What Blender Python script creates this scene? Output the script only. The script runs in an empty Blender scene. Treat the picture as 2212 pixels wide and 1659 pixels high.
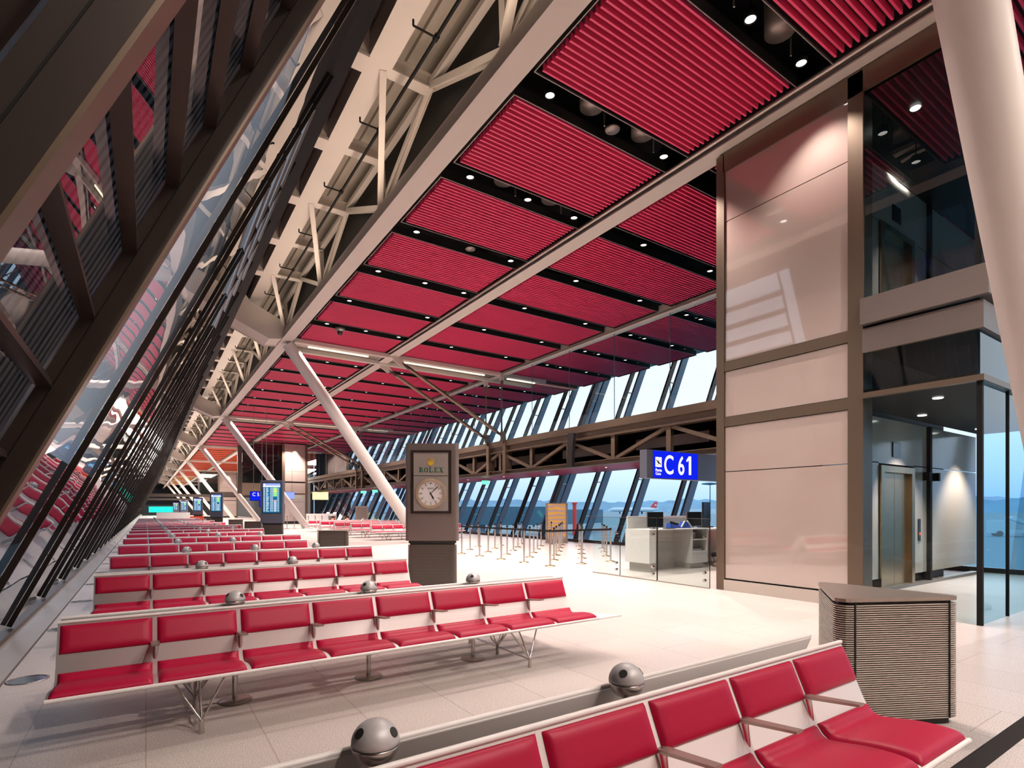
import bpy, math, random
from mathutils import Vector, Matrix
random.seed(7)
C = bpy.context.scene.collection
S = bpy.context.scene
# ------------------------------------------------------------------ camera, world, exposure
cam_d = bpy.data.cameras.new('camera'); cam = bpy.data.objects.new('camera', cam_d); C.objects.link(cam)
cam.location = (0, 0, 1.55)
cam.rotation_euler = (math.radians(90), 0, math.radians(-33.97))
cam_d.sensor_width = 36; cam_d.lens = 36 * 1174 / 2212
cam_d.shift_y = 270.5 / 2212
cam_d.clip_end = 6000; cam_d.clip_start = 0.05
S.camera = cam
S.view_settings.view_transform = 'Standard'
S.view_settings.look = 'None'
S.view_settings.exposure = 0.56
S.view_settings.gamma = 1
S.view_settings.use_curve_mapping = False
try:
    S.cycles.max_bounces = 8; S.cycles.diffuse_bounces = 3; S.cycles.glossy_bounces = 4; S.cycles.use_adaptive_sampling = True; S.cycles.adaptive_threshold = .08
    S.cycles.transparent_max_bounces = 14; S.cycles.transmission_bounces = 4
    S.cycles.caustics_reflective = False; S.cycles.caustics_refractive = False
    S.cycles.sample_clamp_indirect = 3.0; S.cycles.use_denoising = True
except Exception:
    pass
w = bpy.data.worlds.new('dusk_sky'); S.world = w; w.use_nodes = True
nt = w.node_tree; nt.nodes.clear()
wo = nt.nodes.new('ShaderNodeOutputWorld'); bg = nt.nodes.new('ShaderNodeBackground')
tc = nt.nodes.new('ShaderNodeTexCoord'); sp = nt.nodes.new('ShaderNodeSeparateXYZ'); rp = nt.nodes.new('ShaderNodeValToRGB')
nt.links.new(tc.outputs['Generated'], sp.inputs[0]); nt.links.new(sp.outputs['Z'], rp.inputs[0])
nt.links.new(rp.outputs[0], bg.inputs[0]); nt.links.new(bg.outputs[0], wo.inputs[0])
e = rp.color_ramp.elements
e[0].position = 0.0; e[0].color = (.40, .58, .95, 1)
e[1].position = 1.0; e[1].color = (.80, .84, 1.0, 1)
for p_, c_ in ((.05, (.66, .74, 1.0, 1)), (.14, (1.0, .97, 1.0, 1)), (.4, (1.0, .95, 1.0, 1))):
    q = e.new(p_); q.color = c_
bg.inputs[1].default_value = 1.05

def lamp(name, kind, loc, power, color=(1, .87, .79), rot=(0, 0, 0), **k):
    d = bpy.data.lights.new(name, kind); d.energy = power; d.color = color
    for a, b in k.items(): setattr(d, a, b)
    o = bpy.data.objects.new(name, d); C.objects.link(o); o.location = loc; o.rotation_euler = rot
    return o

PITCH = 2.72; G0 = 1.8
SPOT = 600
for j in range(0, 26):
    y = G0 + PITCH * j
    for x in (5.65, 8.6):
        if j % 4 == 0 or j < 9:
            lamp('downlight_lamp', 'SPOT', (x, y, 8.35), (SPOT if j < 9 else SPOT * 3.6) * (.35 if (j == 1 and x > 8) else 1), spot_size=math.radians(104), spot_blend=.7, shadow_soft_size=.05)
    if j % 4 == 1 or (j % 2 == 1 and j < 9):
        lamp('downlight_lamp', 'SPOT', (12.3, y, 8.35), SPOT * (2.2 if j < 9 else 4.2), spot_size=math.radians(110), spot_blend=.7, shadow_soft_size=.05)
for n in range(3, 9):
    lamp('bay_lamp', 'AREA', (7.5, G0 + 21.76 * (n + .5), 8.2), 3200, shape='RECTANGLE', size=8, size_y=14)
for n in range(0, 4):   # fill areas added without any fixture, brightening the roof truss from below
    lamp('truss_fill', 'AREA', (4.15, G0 + 21.76 * n + 10.9, 8.75), 55, color=(1, .8, .62), rot=(math.pi, 0, 0), shape='RECTANGLE', size=.5, size_y=20)
for x, y in ((1.2, -2.2), (4.2, -2.6), (7.2, -2.0), (10, -2.4), (2.6, -4.6), (6.0, -4.8)):
    lamp('rear_downlight', 'SPOT', (x, y, 8.3), 800 if x < 3 else 430, color=(1, .86, .78), spot_size=math.radians(130), spot_blend=.7, shadow_soft_size=.06, rot=(math.radians(14), 0, 0))
lamp('lobby_lamp', 'SPOT', (12.2, 3.9, 3.2), 330, spot_size=1.7, spot_blend=.6, shadow_soft_size=.04)
lamp('lobby_lamp', 'SPOT', (15.3, 3.9, 3.2), 330, spot_size=1.7, spot_blend=.6, shadow_soft_size=.04)
lamp('lobby_lamp', 'SPOT', (12.2, 3.6, 7.7), 260, spot_size=1.7, spot_blend=.6, shadow_soft_size=.04)
lamp('desk_lamp', 'SPOT', (11.4, 8.2, 8.3), 500, spot_size=1.2, spot_blend=.6, shadow_soft_size=.05)

# ------------------------------------------------------------------ materials
M = {}
def mat(name, col, rough=.5, metal=0., emit=None, es=1., spec=.5, noise=None, bump=0., bscale=40., coat=0.):
    m = bpy.data.materials.new(name); m.use_nodes = True; t = m.node_tree; b = t.nodes['Principled BSDF']
    b.inputs['Base Color'].default_value = (*col, 1); b.inputs['Roughness'].default_value = rough
    b.inputs['Metallic'].default_value = metal; b.inputs['Specular IOR Level'].default_value = spec
    b.inputs['Coat Weight'].default_value = coat
    if emit:
        b.inputs['Emission Color'].default_value = (*emit, 1); b.inputs['Emission Strength'].default_value = es
    M[name] = m
    if noise is None and not bump: return m
    n = t.nodes.new('ShaderNodeTexNoise'); n.inputs['Scale'].default_value = bscale
    tcn = t.nodes.new('ShaderNodeTexCoord'); t.links.new(tcn.outputs['Object'], n.inputs['Vector'])
    if noise is None: noise = .05
    mx = t.nodes.new('ShaderNodeMixRGB'); mx.blend_type = 'MULTIPLY'; mx.inputs[0].default_value = 1
    mr = t.nodes.new('ShaderNodeMapRange'); mr.inputs[3].default_value = 1 - noise; mr.inputs[4].default_value = 1 + noise
    t.links.new(n.outputs['Fac'], mr.inputs[0]); mx.inputs[1].default_value = (*col, 1)
    t.links.new(mr.outputs[0], mx.inputs[2]); t.links.new(mx.outputs[0], b.inputs['Base Color'])
    if bump:
        bp = t.nodes.new('ShaderNodeBump'); bp.inputs['Strength'].default_value = bump; bp.inputs['Distance'].default_value = .01
        t.links.new(n.outputs['Fac'], bp.inputs['Height']); t.links.new(bp.outputs[0], b.inputs['Normal'])
    return m
def glass(name, tint=(.8, .9, .95), ior=1.5, gain=1.0, wave=0.):
    m = bpy.data.materials.new(name); m.use_nodes = True; t = m.node_tree; t.nodes.clear()
    o = t.nodes.new('ShaderNodeOutputMaterial'); mx = t.nodes.new('ShaderNodeMixShader')
    tr = t.nodes.new('ShaderNodeBsdfTransparent'); tr.inputs[0].default_value = (*tint, 1)
    gl = t.nodes.new('ShaderNodeBsdfGlossy'); gl.inputs['Roughness'].default_value = .0
    fr = t.nodes.new('ShaderNodeFresnel'); ge = t.nodes.new('ShaderNodeNewGeometry')
    im = t.nodes.new('ShaderNodeMapRange'); im.inputs[3].default_value = ior; im.inputs[4].default_value = 1 / ior
    t.links.new(ge.outputs['Backfacing'], im.inputs[0]); t.links.new(im.outputs[0], fr.inputs[0])
    ml = t.nodes.new('ShaderNodeMath'); ml.operation = 'MULTIPLY'; ml.inputs[1].default_value = gain; ml.use_clamp = True
    t.links.new(fr.outputs[0], ml.inputs[0]); t.links.new(ml.outputs[0], mx.inputs[0])
    t.links.new(tr.outputs[0], mx.inputs[1]); t.links.new(gl.outputs[0], mx.inputs[2]); t.links.new(mx.outputs[0], o.inputs[0])
    if wave:
        n = t.nodes.new('ShaderNodeTexNoise'); n.inputs['Scale'].default_value = .55; n.inputs['Detail'].default_value = 1.5
        tcn = t.nodes.new('ShaderNodeTexCoord'); t.links.new(tcn.outputs['Object'], n.inputs['Vector'])
        bp = t.nodes.new('ShaderNodeBump'); bp.inputs['Strength'].default_value = wave; bp.inputs['Distance'].default_value = .1
        t.links.new(n.outputs['Fac'], bp.inputs['Height']); t.links.new(bp.outputs[0], gl.inputs['Normal'])
    M[name] = m; return m
def emis(name, col, s):
    m = bpy.data.materials.new(name); m.use_nodes = True; t = m.node_tree; t.nodes.clear()
    o = t.nodes.new('ShaderNodeOutputMaterial'); em = t.nodes.new('ShaderNodeEmission')
    em.inputs[0].default_value = (*col, 1); em.inputs[1].default_value = s; t.links.new(em.outputs[0], o.inputs[0])
    M[name] = m
    try: m.cycles.emission_sampling = 'NONE'
    except Exception: pass
    return m
mat('white_alu', (.84, .79, .76), .35)
mat('white_steel', (.74, .66, .59), .45, .0)
mat('column_white', (.78, .71, .66), .42)
mat('crimson', (.42, .005, .042), .45, spec=.3, noise=.04, bump=.03, bscale=600)
mat('chrome', (.62, .57, .54), .22, 1.)
mat('steel', (.42, .37, .33), .35, .9)
mat('brushed', (.40, .34, .30), .38, .85, noise=.08, bscale=25)
mat('louvre_steel', (.66, .60, .54), .35, .5)
mat('dark_gap', (.02, .018, .016), .6)
mat('ball_grey', (.50, .48, .48), .45, .2)
mat('black', (.010, .010, .010), .6, spec=.15)
mat('black_gloss', (.02, .018, .018), .15)
mat('mullion_dark', (.035, .028, .024), .22, .5)
mat('mullion_brown', (.050, .039, .033), .32, .5)
mat('fin_blue', (.10, .16, .22), .4, .3)
mat('bronze', (.17, .125, .09), .38, .6)
mat('wall_panel', (.47, .375, .335), .07, spec=.8, noise=.02, bscale=3)
mat('wall_panel_in', (.55, .48, .42), .12, noise=.02)
mat('lift_gold', (.45, .33, .20), .25, .95)
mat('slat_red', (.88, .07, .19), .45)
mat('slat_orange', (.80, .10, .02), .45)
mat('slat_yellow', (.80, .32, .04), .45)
mat('soffit_red', (.30, .012, .04), .4)
mat('tray_black', (.008, .008, .008), .6)
mat('tray_edge', (.35, .30, .28), .4, .5)
mat('deck_cream', (.56, .50, .42), .5)
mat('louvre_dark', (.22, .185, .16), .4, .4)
mat('kiosk_grey', (.25, .205, .185), .42, .6)
mat('ledge', (.17, .14, .125), .4, .3)
mat('panel_grey', (.36, .32, .29), .4, .2)
mat('kiosk_blue', (.20, .21, .26), .42, .6)
mat('desk_white', (.80, .76, .73), .4)
mat('desk_plinth', (.38, .36, .32), .4)
mat('pad_shadow', (.2, .005, .02), .5)
mat('floor_band', (.40, .37, .34), .3, noise=.12, bscale=3)
mat('apron', (.10, .24, .31), .6, noise=.15, bscale=.05)
mat('hill', (.20, .38, .52), .9, noise=.25, bscale=.02)  # distance haze is mixed into this pale blue
mat('teal_build', (.04, .16, .24), .5)
mat('pole_red', (.75, .05, .03), .5)
mat('truck_white', (.55, .72, .80), .5)
mat('tail_red', (.65, .06, .08), .5)
mat('paper', (.85, .82, .80), .6)
mat('screen_black', (.015, .02, .025), .12)
mat('blue_phone', (.02, .08, .45), .4)
mat('logo_green', (.01, .12, .06), .5)
mat('logo_gold', (.85, .55, .02), .4)
mat('dial_white', (.85, .80, .78), .3)
mat('bezel', (.85, .68, .50), .3, .4)
m = mat('art_yellow', (.6, .4, .2), .5); t = m.node_tree; b = t.nodes['Principled BSDF']
wv = t.nodes.new('ShaderNodeTexWave'); wv.bands_direction = 'Z'; wv.inputs['Scale'].default_value = 1.6; wv.inputs['Distortion'].default_value = 4.; wv.inputs['Detail'].default_value = 2.
rr_ = t.nodes.new('ShaderNodeValToRGB'); rr_.color_ramp.elements[0].color = (.75, .42, .04, 1); rr_.color_ramp.elements[1].color = (.42, .32, .36, 1)
tq = t.nodes.new('ShaderNodeTexCoord'); t.links.new(tq.outputs['Object'], wv.inputs['Vector']); t.links.new(wv.outputs['Fac'], rr_.inputs[0]); t.links.new(rr_.outputs[0], b.inputs['Base Color'])
mat('corrugated', (.10, .12, .14), .5)
mat('night_wall', (.012, .014, .018), .7)
emis('led', (1, .78, .52), 2.2)
emis('lamp_face', (1, .95, .88), 3.0)
emis('sign_blue', (.004, .012, .60), 1.0)
emis('sign_pale', (1, .85, .80), 1.0)
emis('screen_teal', (.01, .13, .27), .9)
emis('screen_blue', (.25, .32, .9), 1.0)
emis('screen_white', (.80, .9, 1), 1.0)
emis('screen_green', (.30, .85, .25), .9)
emis('screen_yellow', (1, .75, .1), .9)
emis('screen_pink', (1, .35, .3), .9)
emis('exit_green', (.15, .9, .45), 1.2)
emis('teal_glow', (.02, .8, .55), 1.1)
emis('yellow_glow', (1, .85, .35), 1.2)
emis('warm_glow', (1, .55, .2), .8)
emis('red_glow', (1, .08, .04), 1.6)
glass('glass_left', (.55, .64, .72), 2.3, 1.5, wave=.07)
glass('glass_right', (.72, .88, .97), 1.45, 1.0)
glass('glass_clear', (.90, .96, .95), 1.45, 1.0)
glass('glass_smoke', (.42, .50, .52), 1.7, 1.2)
glass('glass_blue', (.42, .74, .88), 1.6, 1.1)
for k_ in ('wall_panel',):
    b_ = M[k_].node_tree.nodes['Principled BSDF']; b_.inputs['Coat Weight'].default_value = 1.0; b_.inputs['Coat IOR'].default_value = 2.0; b_.inputs['Coat Roughness'].default_value = .02
# terrazzo floor
m = mat('terrazzo', (.62, .53, .485), .30, noise=.0)
t = m.node_tree; b = t.nodes['Principled BSDF']
tcn = t.nodes.new('ShaderNodeTexCoord')
def node(k, **kw):
    n = t.nodes.new(k)
    for a, v in kw.items(): n.inputs[a].default_value = v
    return n
n1 = node('ShaderNodeTexNoise', Scale=170., Detail=2.); n2 = node('ShaderNodeTexNoise', Scale=.35, Detail=2.)
vo = node('ShaderNodeTexVoronoi', Scale=150.)
for n_ in (n1, n2, vo): t.links.new(tcn.outputs['Object'], n_.inputs['Vector'])
r1 = t.nodes.new('ShaderNodeValToRGB'); r1.color_ramp.elements[0].position = .36; r1.color_ramp.elements[0].color = (.32, .275, .255, 1)
r1.color_ramp.elements[1].position = .60; r1.color_ramp.elements[1].color = (.86, .76, .71, 1)
t.links.new(n1.outputs['Fac'], r1.inputs[0])
r2 = t.nodes.new('ShaderNodeMapRange'); r2.inputs[3].default_value = .90; r2.inputs[4].default_value = 1.10
t.links.new(n2.outputs['Fac'], r2.inputs[0])
r3 = t.nodes.new('ShaderNodeMapRange'); r3.inputs[3].default_value = .86; r3.inputs[4].default_value = 1.1
t.links.new(vo.outputs['Distance'], r3.inputs[0])
mm = t.nodes.new('ShaderNodeMath'); mm.operation = 'MULTIPLY'; t.links.new(r2.outputs[0], mm.inputs[0]); t.links.new(r3.outputs[0], mm.inputs[1])
br = t.nodes.new('ShaderNodeTexBrick'); br.offset = .5; br.inputs['Scale'].default_value = 1.
br.inputs['Color1'].default_value = (1, 1, 1, 1); br.inputs['Color2'].default_value = (.93, .93, .93, 1); br.inputs['Mortar'].default_value = (.62, .58, .55, 1)
br.inputs['Mortar Size'].default_value = .004; br.inputs['Brick Width'].default_value = 1.36; br.inputs['Row Height'].default_value = .68
mp = t.nodes.new('ShaderNodeMapping'); mp.inputs['Rotation'].default_value = (0, 0, math.pi / 2)
t.links.new(tcn.outputs['Object'], mp.inputs[0]); t.links.new(mp.outputs[0], br.inputs['Vector'])
ma = t.nodes.new('ShaderNodeMixRGB'); ma.blend_type = 'MULTIPLY'; ma.inputs[0].default_value = 1
mb = t.nodes.new('ShaderNodeMixRGB'); mb.blend_type = 'MULTIPLY'; mb.inputs[0].default_value = 1
t.links.new(r1.outputs[0], ma.inputs[1]); t.links.new(mm.outputs[0], ma.inputs[2])
t.links.new(ma.outputs[0], mb.inputs[1]); t.links.new(br.outputs['Color'], mb.inputs[2]); t.links.new(mb.outputs[0], b.inputs['Base Color'])

# ------------------------------------------------------------------ mesh builder
class MB:
    def __init__(s): s.v = []; s.f = []; s.sm = []
    def add(s, vs, fs, smooth=False):
        k = len(s.v); s.v += [tuple(p) for p in vs]; s.f += [tuple(i + k for i in f) for f in fs]; s.sm += [smooth] * len(fs)
    def box(s, x0, x1, y0, y1, z0, z1):
        s.add([(x0, y0, z0), (x1, y0, z0), (x1, y1, z0), (x0, y1, z0), (x0, y0, z1), (x1, y0, z1), (x1, y1, z1), (x0, y1, z1)],
              [(0, 3, 2, 1), (4, 5, 6, 7), (0, 1, 5, 4), (1, 2, 6, 5), (2, 3, 7, 6), (3, 0, 4, 7)]); return s
    def bar(s, a, b, w, h, up=(0, 0, 1)):
        a = Vector(a); b = Vector(b); d = (b - a).normalized(); u = Vector(up)
        r = d.cross(u).normalized(); u = r.cross(d).normalized(); vs = []
        for p in (a, b):
            for sx, sz in ((-1, -1), (1, -1), (1, 1), (-1, 1)): vs.append(p + r * sx * w / 2 + u * sz * h / 2)
        s.add(vs, [(0, 1, 2, 3), (7, 6, 5, 4), (0, 4, 5, 1), (1, 5, 6, 2), (2, 6, 7, 3), (3, 7, 4, 0)]); return s
    def ibeam(s, a, b, w, h, tk=.02, up=(0, 0, 1)):
        a = Vector(a); b = Vector(b); d = (b - a).normalized(); r = d.cross(Vector(up)).normalized(); u = r.cross(d).normalized()
        o = u * (h / 2 - tk / 2)
        s.bar(a + o, b + o, w, tk, up); s.bar(a - o, b - o, w, tk, up); s.bar(a, b, tk, h - 2 * tk, up); return s
    def tube(s, a, b, r0, r1=None, n=12, caps=True):
        r1 = r0 if r1 is None else r1; a = Vector(a); b = Vector(b); d = (b - a).normalized()
        u = d.cross(Vector((0, 0, 1)) if abs(d.z) < .95 else Vector((1, 0, 0))).normalized(); v = d.cross(u)
        vs = [p + (u * math.cos(2 * math.pi * i / n) + v * math.sin(2 * math.pi * i / n)) * r for p, r in ((a, r0), (b, r1)) for i in range(n)]
        s.add(vs, [(i, (i + 1) % n, n + (i + 1) % n, n + i) for i in range(n)], True)
        if caps: s.add(vs, [tuple(range(n))[::-1], tuple(range(n, 2 * n))])
        return s
    def lathe(s, prof, n=24, c=(0, 0, 0)):
        vs = [(c[0] + r * math.cos(2 * math.pi * i / n), c[1] + r * math.sin(2 * math.pi * i / n), c[2] + z) for r, z in prof for i in range(n)]
        s.add(vs, [(j * n + i, j * n + (i + 1) % n, (j + 1) * n + (i + 1) % n, (j + 1) * n + i) for j in range(len(prof) - 1) for i in range(n)], True); return s
    def prism(s, pts, z0, z1):
        n = len(pts); vs = [(x, y, z0) for x, y in pts] + [(x, y, z1) for x, y in pts]
        s.add(vs, [tuple(range(n))[::-1], tuple(range(n, 2 * n))] + [(i, (i + 1) % n, n + (i + 1) % n, n + i) for i in range(n)]); return s
    def prism_xz(s, pts, y0, y1):
        n = len(pts); vs = [(x, y0, z) for x, z in pts] + [(x, y1, z) for x, z in pts]
        s.add(vs, [tuple(range(n)), tuple(range(n, 2 * n))[::-1]] + [(i, n + i, n + (i + 1) % n, (i + 1) % n) for i in range(n)]); return s
    def quad(s, a, b, c, d): s.add([a, b, c, d], [(0, 1, 2, 3)]); return s
    def mesh(s, name, m):
        me = bpy.data.meshes.new(name); me.from_pydata(s.v, [], s.f); me.materials.append(M[m])
        me.polygons.foreach_set('use_smooth', s.sm); me.update(); return me
    def obj(s, name, m, parent=None, **k):
        return link(name, s.mesh(name, m), parent, **k)
def link(name, data, parent=None, loc=None, label=None):
    o = bpy.data.objects.new(name, data); C.objects.link(o)
    if parent: o.parent = parent
    if loc: o.location = loc
    if label: o['label'] = label
    return o
CACHE = {}
def shared(key, fn, m):
    if key not in CACHE: CACHE[key] = fn().mesh(key, m)
    return CACHE[key]
def tag(o, label, cat, group=None):
    o['label'] = label; o['category'] = cat
    if group: o['group'] = group
    return o
def thing(name, label, cat, loc=(0, 0, 0), rz=0, group=None):
    o = bpy.data.objects.new(name, None); C.objects.link(o); o.location = loc; o.rotation_euler = (0, 0, rz)
    o.empty_display_size = .1
    return tag(o, label, cat, group)
def struct(o): o['kind'] = 'structure'; return o
ORD = 'first second third fourth fifth sixth seventh eighth ninth tenth eleventh twelfth thirteenth fourteenth fifteenth sixteenth seventeenth eighteenth nineteenth twentieth'.split()
def ordw(i):
    if i < 20: return ORD[i]
    T = {2: 'twenty', 3: 'thirty', 4: 'forty', 5: 'fifty', 6: 'sixty', 7: 'seventy'}; TT = {2: 'twentieth', 3: 'thirtieth', 4: 'fortieth', 5: 'fiftieth', 6: 'sixtieth', 7: 'seventieth'}
    n = i + 1
    return TT[n // 10] if n % 10 == 0 else T[n // 10] + '-' + ORD[n % 10 - 1]

LEAN = .46; XL = -1.45; XR = 17.2; YE = 215.0; YS = -6.0; ZT = 8.77
def lx(z): return XL + LEAN * z
def rx(z): return XR + LEAN * z
# ------------------------------------------------------------------ setting
struct(MB().box(-1.05, 17.6, YS, YE, -.25, 0).obj('floor', 'terrazzo'))
struct(MB().box(-1.75, -1.07, YS, YE, -.25, .003).obj('trim_1', 'floor_band'))
struct(MB().box(-1.52, -1.36, YS, YE, .003, .06).obj('baseboard_left', 'mullion_brown'))
struct(MB().box(17.08, 17.26, YS, YE, 0, .12).obj('baseboard_right', 'mullion_dark'))
struct(MB().box(-1.7, 17.6, YS, YE, -2.8, -.26).obj('trim_2', 'night_wall'))
# ceiling void, black, above the slatted panels
struct(MB().box(5.0, 21.2, YS, YE, 9.45, 9.6).obj('ceiling', 'tray_black'))
# corrugated cream deck over the exposed truss
d = MB()
d.box(2.9, 5.4, YS, YE, 10.66, 10.8)
for i in range(9):
    x = 3.0 + i * .27
    d.box(x, x + .12, YS, YE, 10.55, 10.66)
struct(d.obj('ceiling_2', 'deck_cream'))
struct(MB().box(4.95, 5.1, YS, YE, 9.3, 10.6).obj('wall_attic', 'tray_black'))
# dark gutter panel between glass head and beam
g = MB(); g.prism_xz([(2.50, 8.77), (2.78, 8.77), (3.15, 10.0), (3.15, 10.7), (2.6, 10.7)], YS, YE); struct(g.obj('trim_3', 'black'))
# glass walls
def sheet(x0, z0, x1, z1, y0, y1): return MB().quad((x0, y0, z0), (x0, y1, z0), (x1, y1, z1), (x1, y0, z1))
struct(sheet(lx(.05) - .045, .05, lx(ZT) - .045, ZT, 1.8, YE).obj('window_1', 'glass_left'))
struct(sheet(rx(.1), .1, rx(9.1), 9.1, YS, 70).obj('window_2', 'glass_right'))
struct(MB().prism_xz([(rx(8.95) - .25, 8.95), (rx(9.3) + .3, 8.95), (rx(9.3) + .3, 9.6), (rx(9.3) - .3, 9.6)], YS, YE).obj('trim_4', 'mullion_brown'))
# end walls
struct(MB().box(-2, 22, YE, YE + .3, 0, 11).obj('wall_end', 'night_wall'))
struct(MB().box(-2, 22, YS - .3, YS, 0, 11).obj('wall_behind', 'wall_panel_in'))
struct(MB().box(17.5, 22, 70, 70.2, -.2, 9.5).obj('wall_right_return', 'night_wall'))
struct(MB().box(17.0, 17.4, 70.2, YE, 0, 9.5).obj('wall_right', 'night_wall'))

# mullions
ML = {}
struct(sheet(lx(.05) - .05, .05, lx(ZT) - .05, ZT, YS, 1.75).obj('wall_left', 'mullion_brown'))
YM = [1.80, 3.78] + [6.45 + PITCH * k for k in range(0, 62)]
for i, y in enumerate(YM):
    z1 = 8.75
    if i < 2:
        t_ = thing('facade_mullion', ['brown box mullion nearest the viewer, top left corner of the slanted glass wall', 'broad brown box mullion of slanted glass wall where the short transoms end'][i], 'mullion', (0, y, 0), group='mullions of the slanted left glass wall')
        MB().bar((lx(.08) + .05, 0, .08), (lx(z1) + .05, 0, z1), .12, .15, up=(1, 0, -LEAN)).obj('mullion_profile', 'mullion_brown', t_)
        MB().bar((lx(.2) + .14, 0, .2), (lx(z1) + .14, 0, z1), .12, .014, up=(1, 0, -LEAN)).obj('cover_strip', 'bronze', t_)
        MB().bar((lx(.2) + .03, -.062, .2), (lx(z1) + .03, -.062, z1), .004, .006, up=(1, 0, -LEAN)).obj('groove', 'black', t_)
    else:
        if 'ml' not in ML: ML['ml'] = MB().bar((lx(.08) - .01, 0, .08), (lx(8.75) - .01, 0, 8.75), .045, .055, up=(1, 0, -LEAN)).mesh('mullion', 'mullion_dark')
        o = link('facade_mullion', ML['ml'], loc=(0, y, 0))
        tag(o, 'slender black leaning mullion of left glass wall, %s beyond the broad brown one' % ordw(i - 2) if i < 30 else 'slender black leaning mullion at the distant end of left glass wall', 'mullion', 'mullions of the slanted left glass wall')
# transoms in the near bay and high up in the next bays
tz = [1.83, 2.21, 2.60, 3.01, 3.45, 3.86, 4.3, 4.8, 5.35, 6.0, 6.7, 7.5]
for i, z in enumerate(tz):
    x = lx(z)
    o = MB().box(x - .045, x + .025, 1.86, 3.72, z - .018, z + .018).obj('window_transom', 'mullion_brown')
    tag(o, 'brown horizontal transom between the two broad left mullions, %s from the bottom' % ordw(i), 'transom', 'transoms of the near left bay')
for b_ in range(1, 4):
    for q, z in enumerate((6.7, 7.2, 7.7, 8.2)):
        y0 = YM[2 + b_] + .05; x = lx(z) - .02
        o = MB().box(x - .02, x + .02, y0, y0 + PITCH - .1, z - .08, z + .08).obj('window_transom', 'mullion_dark')
        tag(o, 'dark transom high in left glass wall, %s bay past first slender mullion, %s up' % (ordw(b_), ordw(q)), 'transom', 'high transoms of the left glass wall')
# right facade
RY = [0.98 + PITCH * k for k in range(-1, 26)]
def tie(m, z): m.tube((rx(z) + .02, 0, z), (rx(z) + .36, 0, z), .03, n=6); return m
for i, y in enumerate(RY):
    t_ = thing('facade_mullion', 'black leaning mullion with blue fin, right glass wall, %s away from viewer' % ordw(i), 'mullion', (0, y, 0), group='mullions of the right glass wall')
    if 'a' not in ML:
        ML['a'] = MB().bar((rx(.1) - .08, 0, .1), (rx(8.95) - .08, 0, 8.95), .10, .22, up=(1, 0, -LEAN)).mesh('inner_post', 'mullion_dark')
        ML['b'] = MB().bar((rx(-2.6) + .55, 0, -2.6), (rx(9.2) + .55, 0, 9.2), .12, .36, up=(1, 0, -LEAN)).mesh('outer_fin', 'fin_blue')
        k = MB(); tie(k, 1.2); tie(k, 2.9); tie(k, 5.8); tie(k, 7.6); ML['c'] = k.mesh('tie_rod', 'steel')
    link('inner_post', ML['a'], t_); link('outer_fin', ML['b'], t_); link('tie_rod', ML['c'], t_)
for k, y in enumerate((1.8, 23.56, 45.32)):
    o = MB().tube((rx(-2.6) + 1.0, y + .5, -2.6), (rx(9.2) + 1.0, y + .5, 9.2), .28, n=16).obj('outer_column', 'fin_blue')
    tag(o, 'pale blue round leaning column outside the right glass wall, %s away' % ORD[k], 'column', 'round columns outside the right glass wall')

# dark outside screen by the near left bays, added to block bright sky
sc_ = MB()
for k in range(90):
    y = YS + .6 + k * .16
    sc_.bar((lx(-1) - .75, y, -1), (lx(10.4) - .75, y, 10.4), .09, .06, up=(1, 0, -LEAN))
sc_.quad((lx(-1) - .82, YS + .5, -1), (lx(-1) - .82, 9.2, -1), (lx(10.4) - .82, 9.2, 10.4), (lx(10.4) - .82, YS + .5, 10.4))
tag(sc_.obj('corrugated_screen', 'corrugated'), 'dark grey corrugated screen added outside the near left glass to block sky', 'screen')
struct(MB().box(-14, -13.5, YS, YE, -2.8, 11).obj('wall_sky_blocker', 'night_wall'))  # unseen wall added to keep bright sky out of the left glass

# ------------------------------------------------------------------ beams, trusses
for nm, x0, x1, lab, z1 in (('longitudinal_beam', 4.55, 4.98, 'long cream box beam along the left edge of the red slatted ceiling', 8.78),
                        ('longitudinal_beam', 9.0, 9.42, 'long cream beam splitting the red ceiling, above the gate wall', 8.62),
                        ('longitudinal_beam', 15.0, 15.35, 'long cream beam over the glazed screen above the brown truss', 8.75)):
    t_ = thing(nm, lab, 'beam', (0, 0, 0), group='cream roof beams')
    MB().box(x0, x1, YS, YE, 8.4, 8.43).obj('bottom_flange', 'white_steel', t_)
    MB().box(x0 + .06, x1 - .06, YS, YE, 8.43, z1).obj('web_box', 'white_steel', t_)
t_ = thing('ceiling_conduit', 'slim grey service rail beside the middle cream ceiling beam', 'rail', (0, 0, 0))
MB().tube((8.93, YS, 8.5), (8.93, YE, 8.5), .05, n=8).obj('rail_tube', 'brushed', t_)
tag(MB().box(3.42, 3.88, YS, YE, 9.9, 10.3).obj('edge_beam', 'white_steel'), 'long cream edge beam beside the head of the slanted glass wall', 'beam')
# purlins
k = MB(); k.box(2.86, 3.42, -.21, .21, 9.86, 9.92); k.prism_xz([(2.95, 9.92), (3.42, 9.92), (3.42, 10.5)], -.19, .19)
k.box(3.42, 3.88, -.015, .015, 9.93, 10.15); k.box(3.88, 4.75, -.13, .13, 9.9, 9.93); k.box(3.88, 4.75, -.015, .015, 9.93, 10.15); k.box(3.88, 4.75, -.13, .13, 10.15, 10.18)
me = k.mesh('purlin', 'white_steel')
j = 0
for j in range(-2, 60):
    if j % 8 == 0: continue
    y = G0 + PITCH * j
    o = link('purlin', me, loc=(0, y, 0)); tag(o, 'cream steel purlin stub crossing the edge beam, %s from the near end' % ordw(j + 2), 'purlin', 'purlins of the exposed truss')
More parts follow.
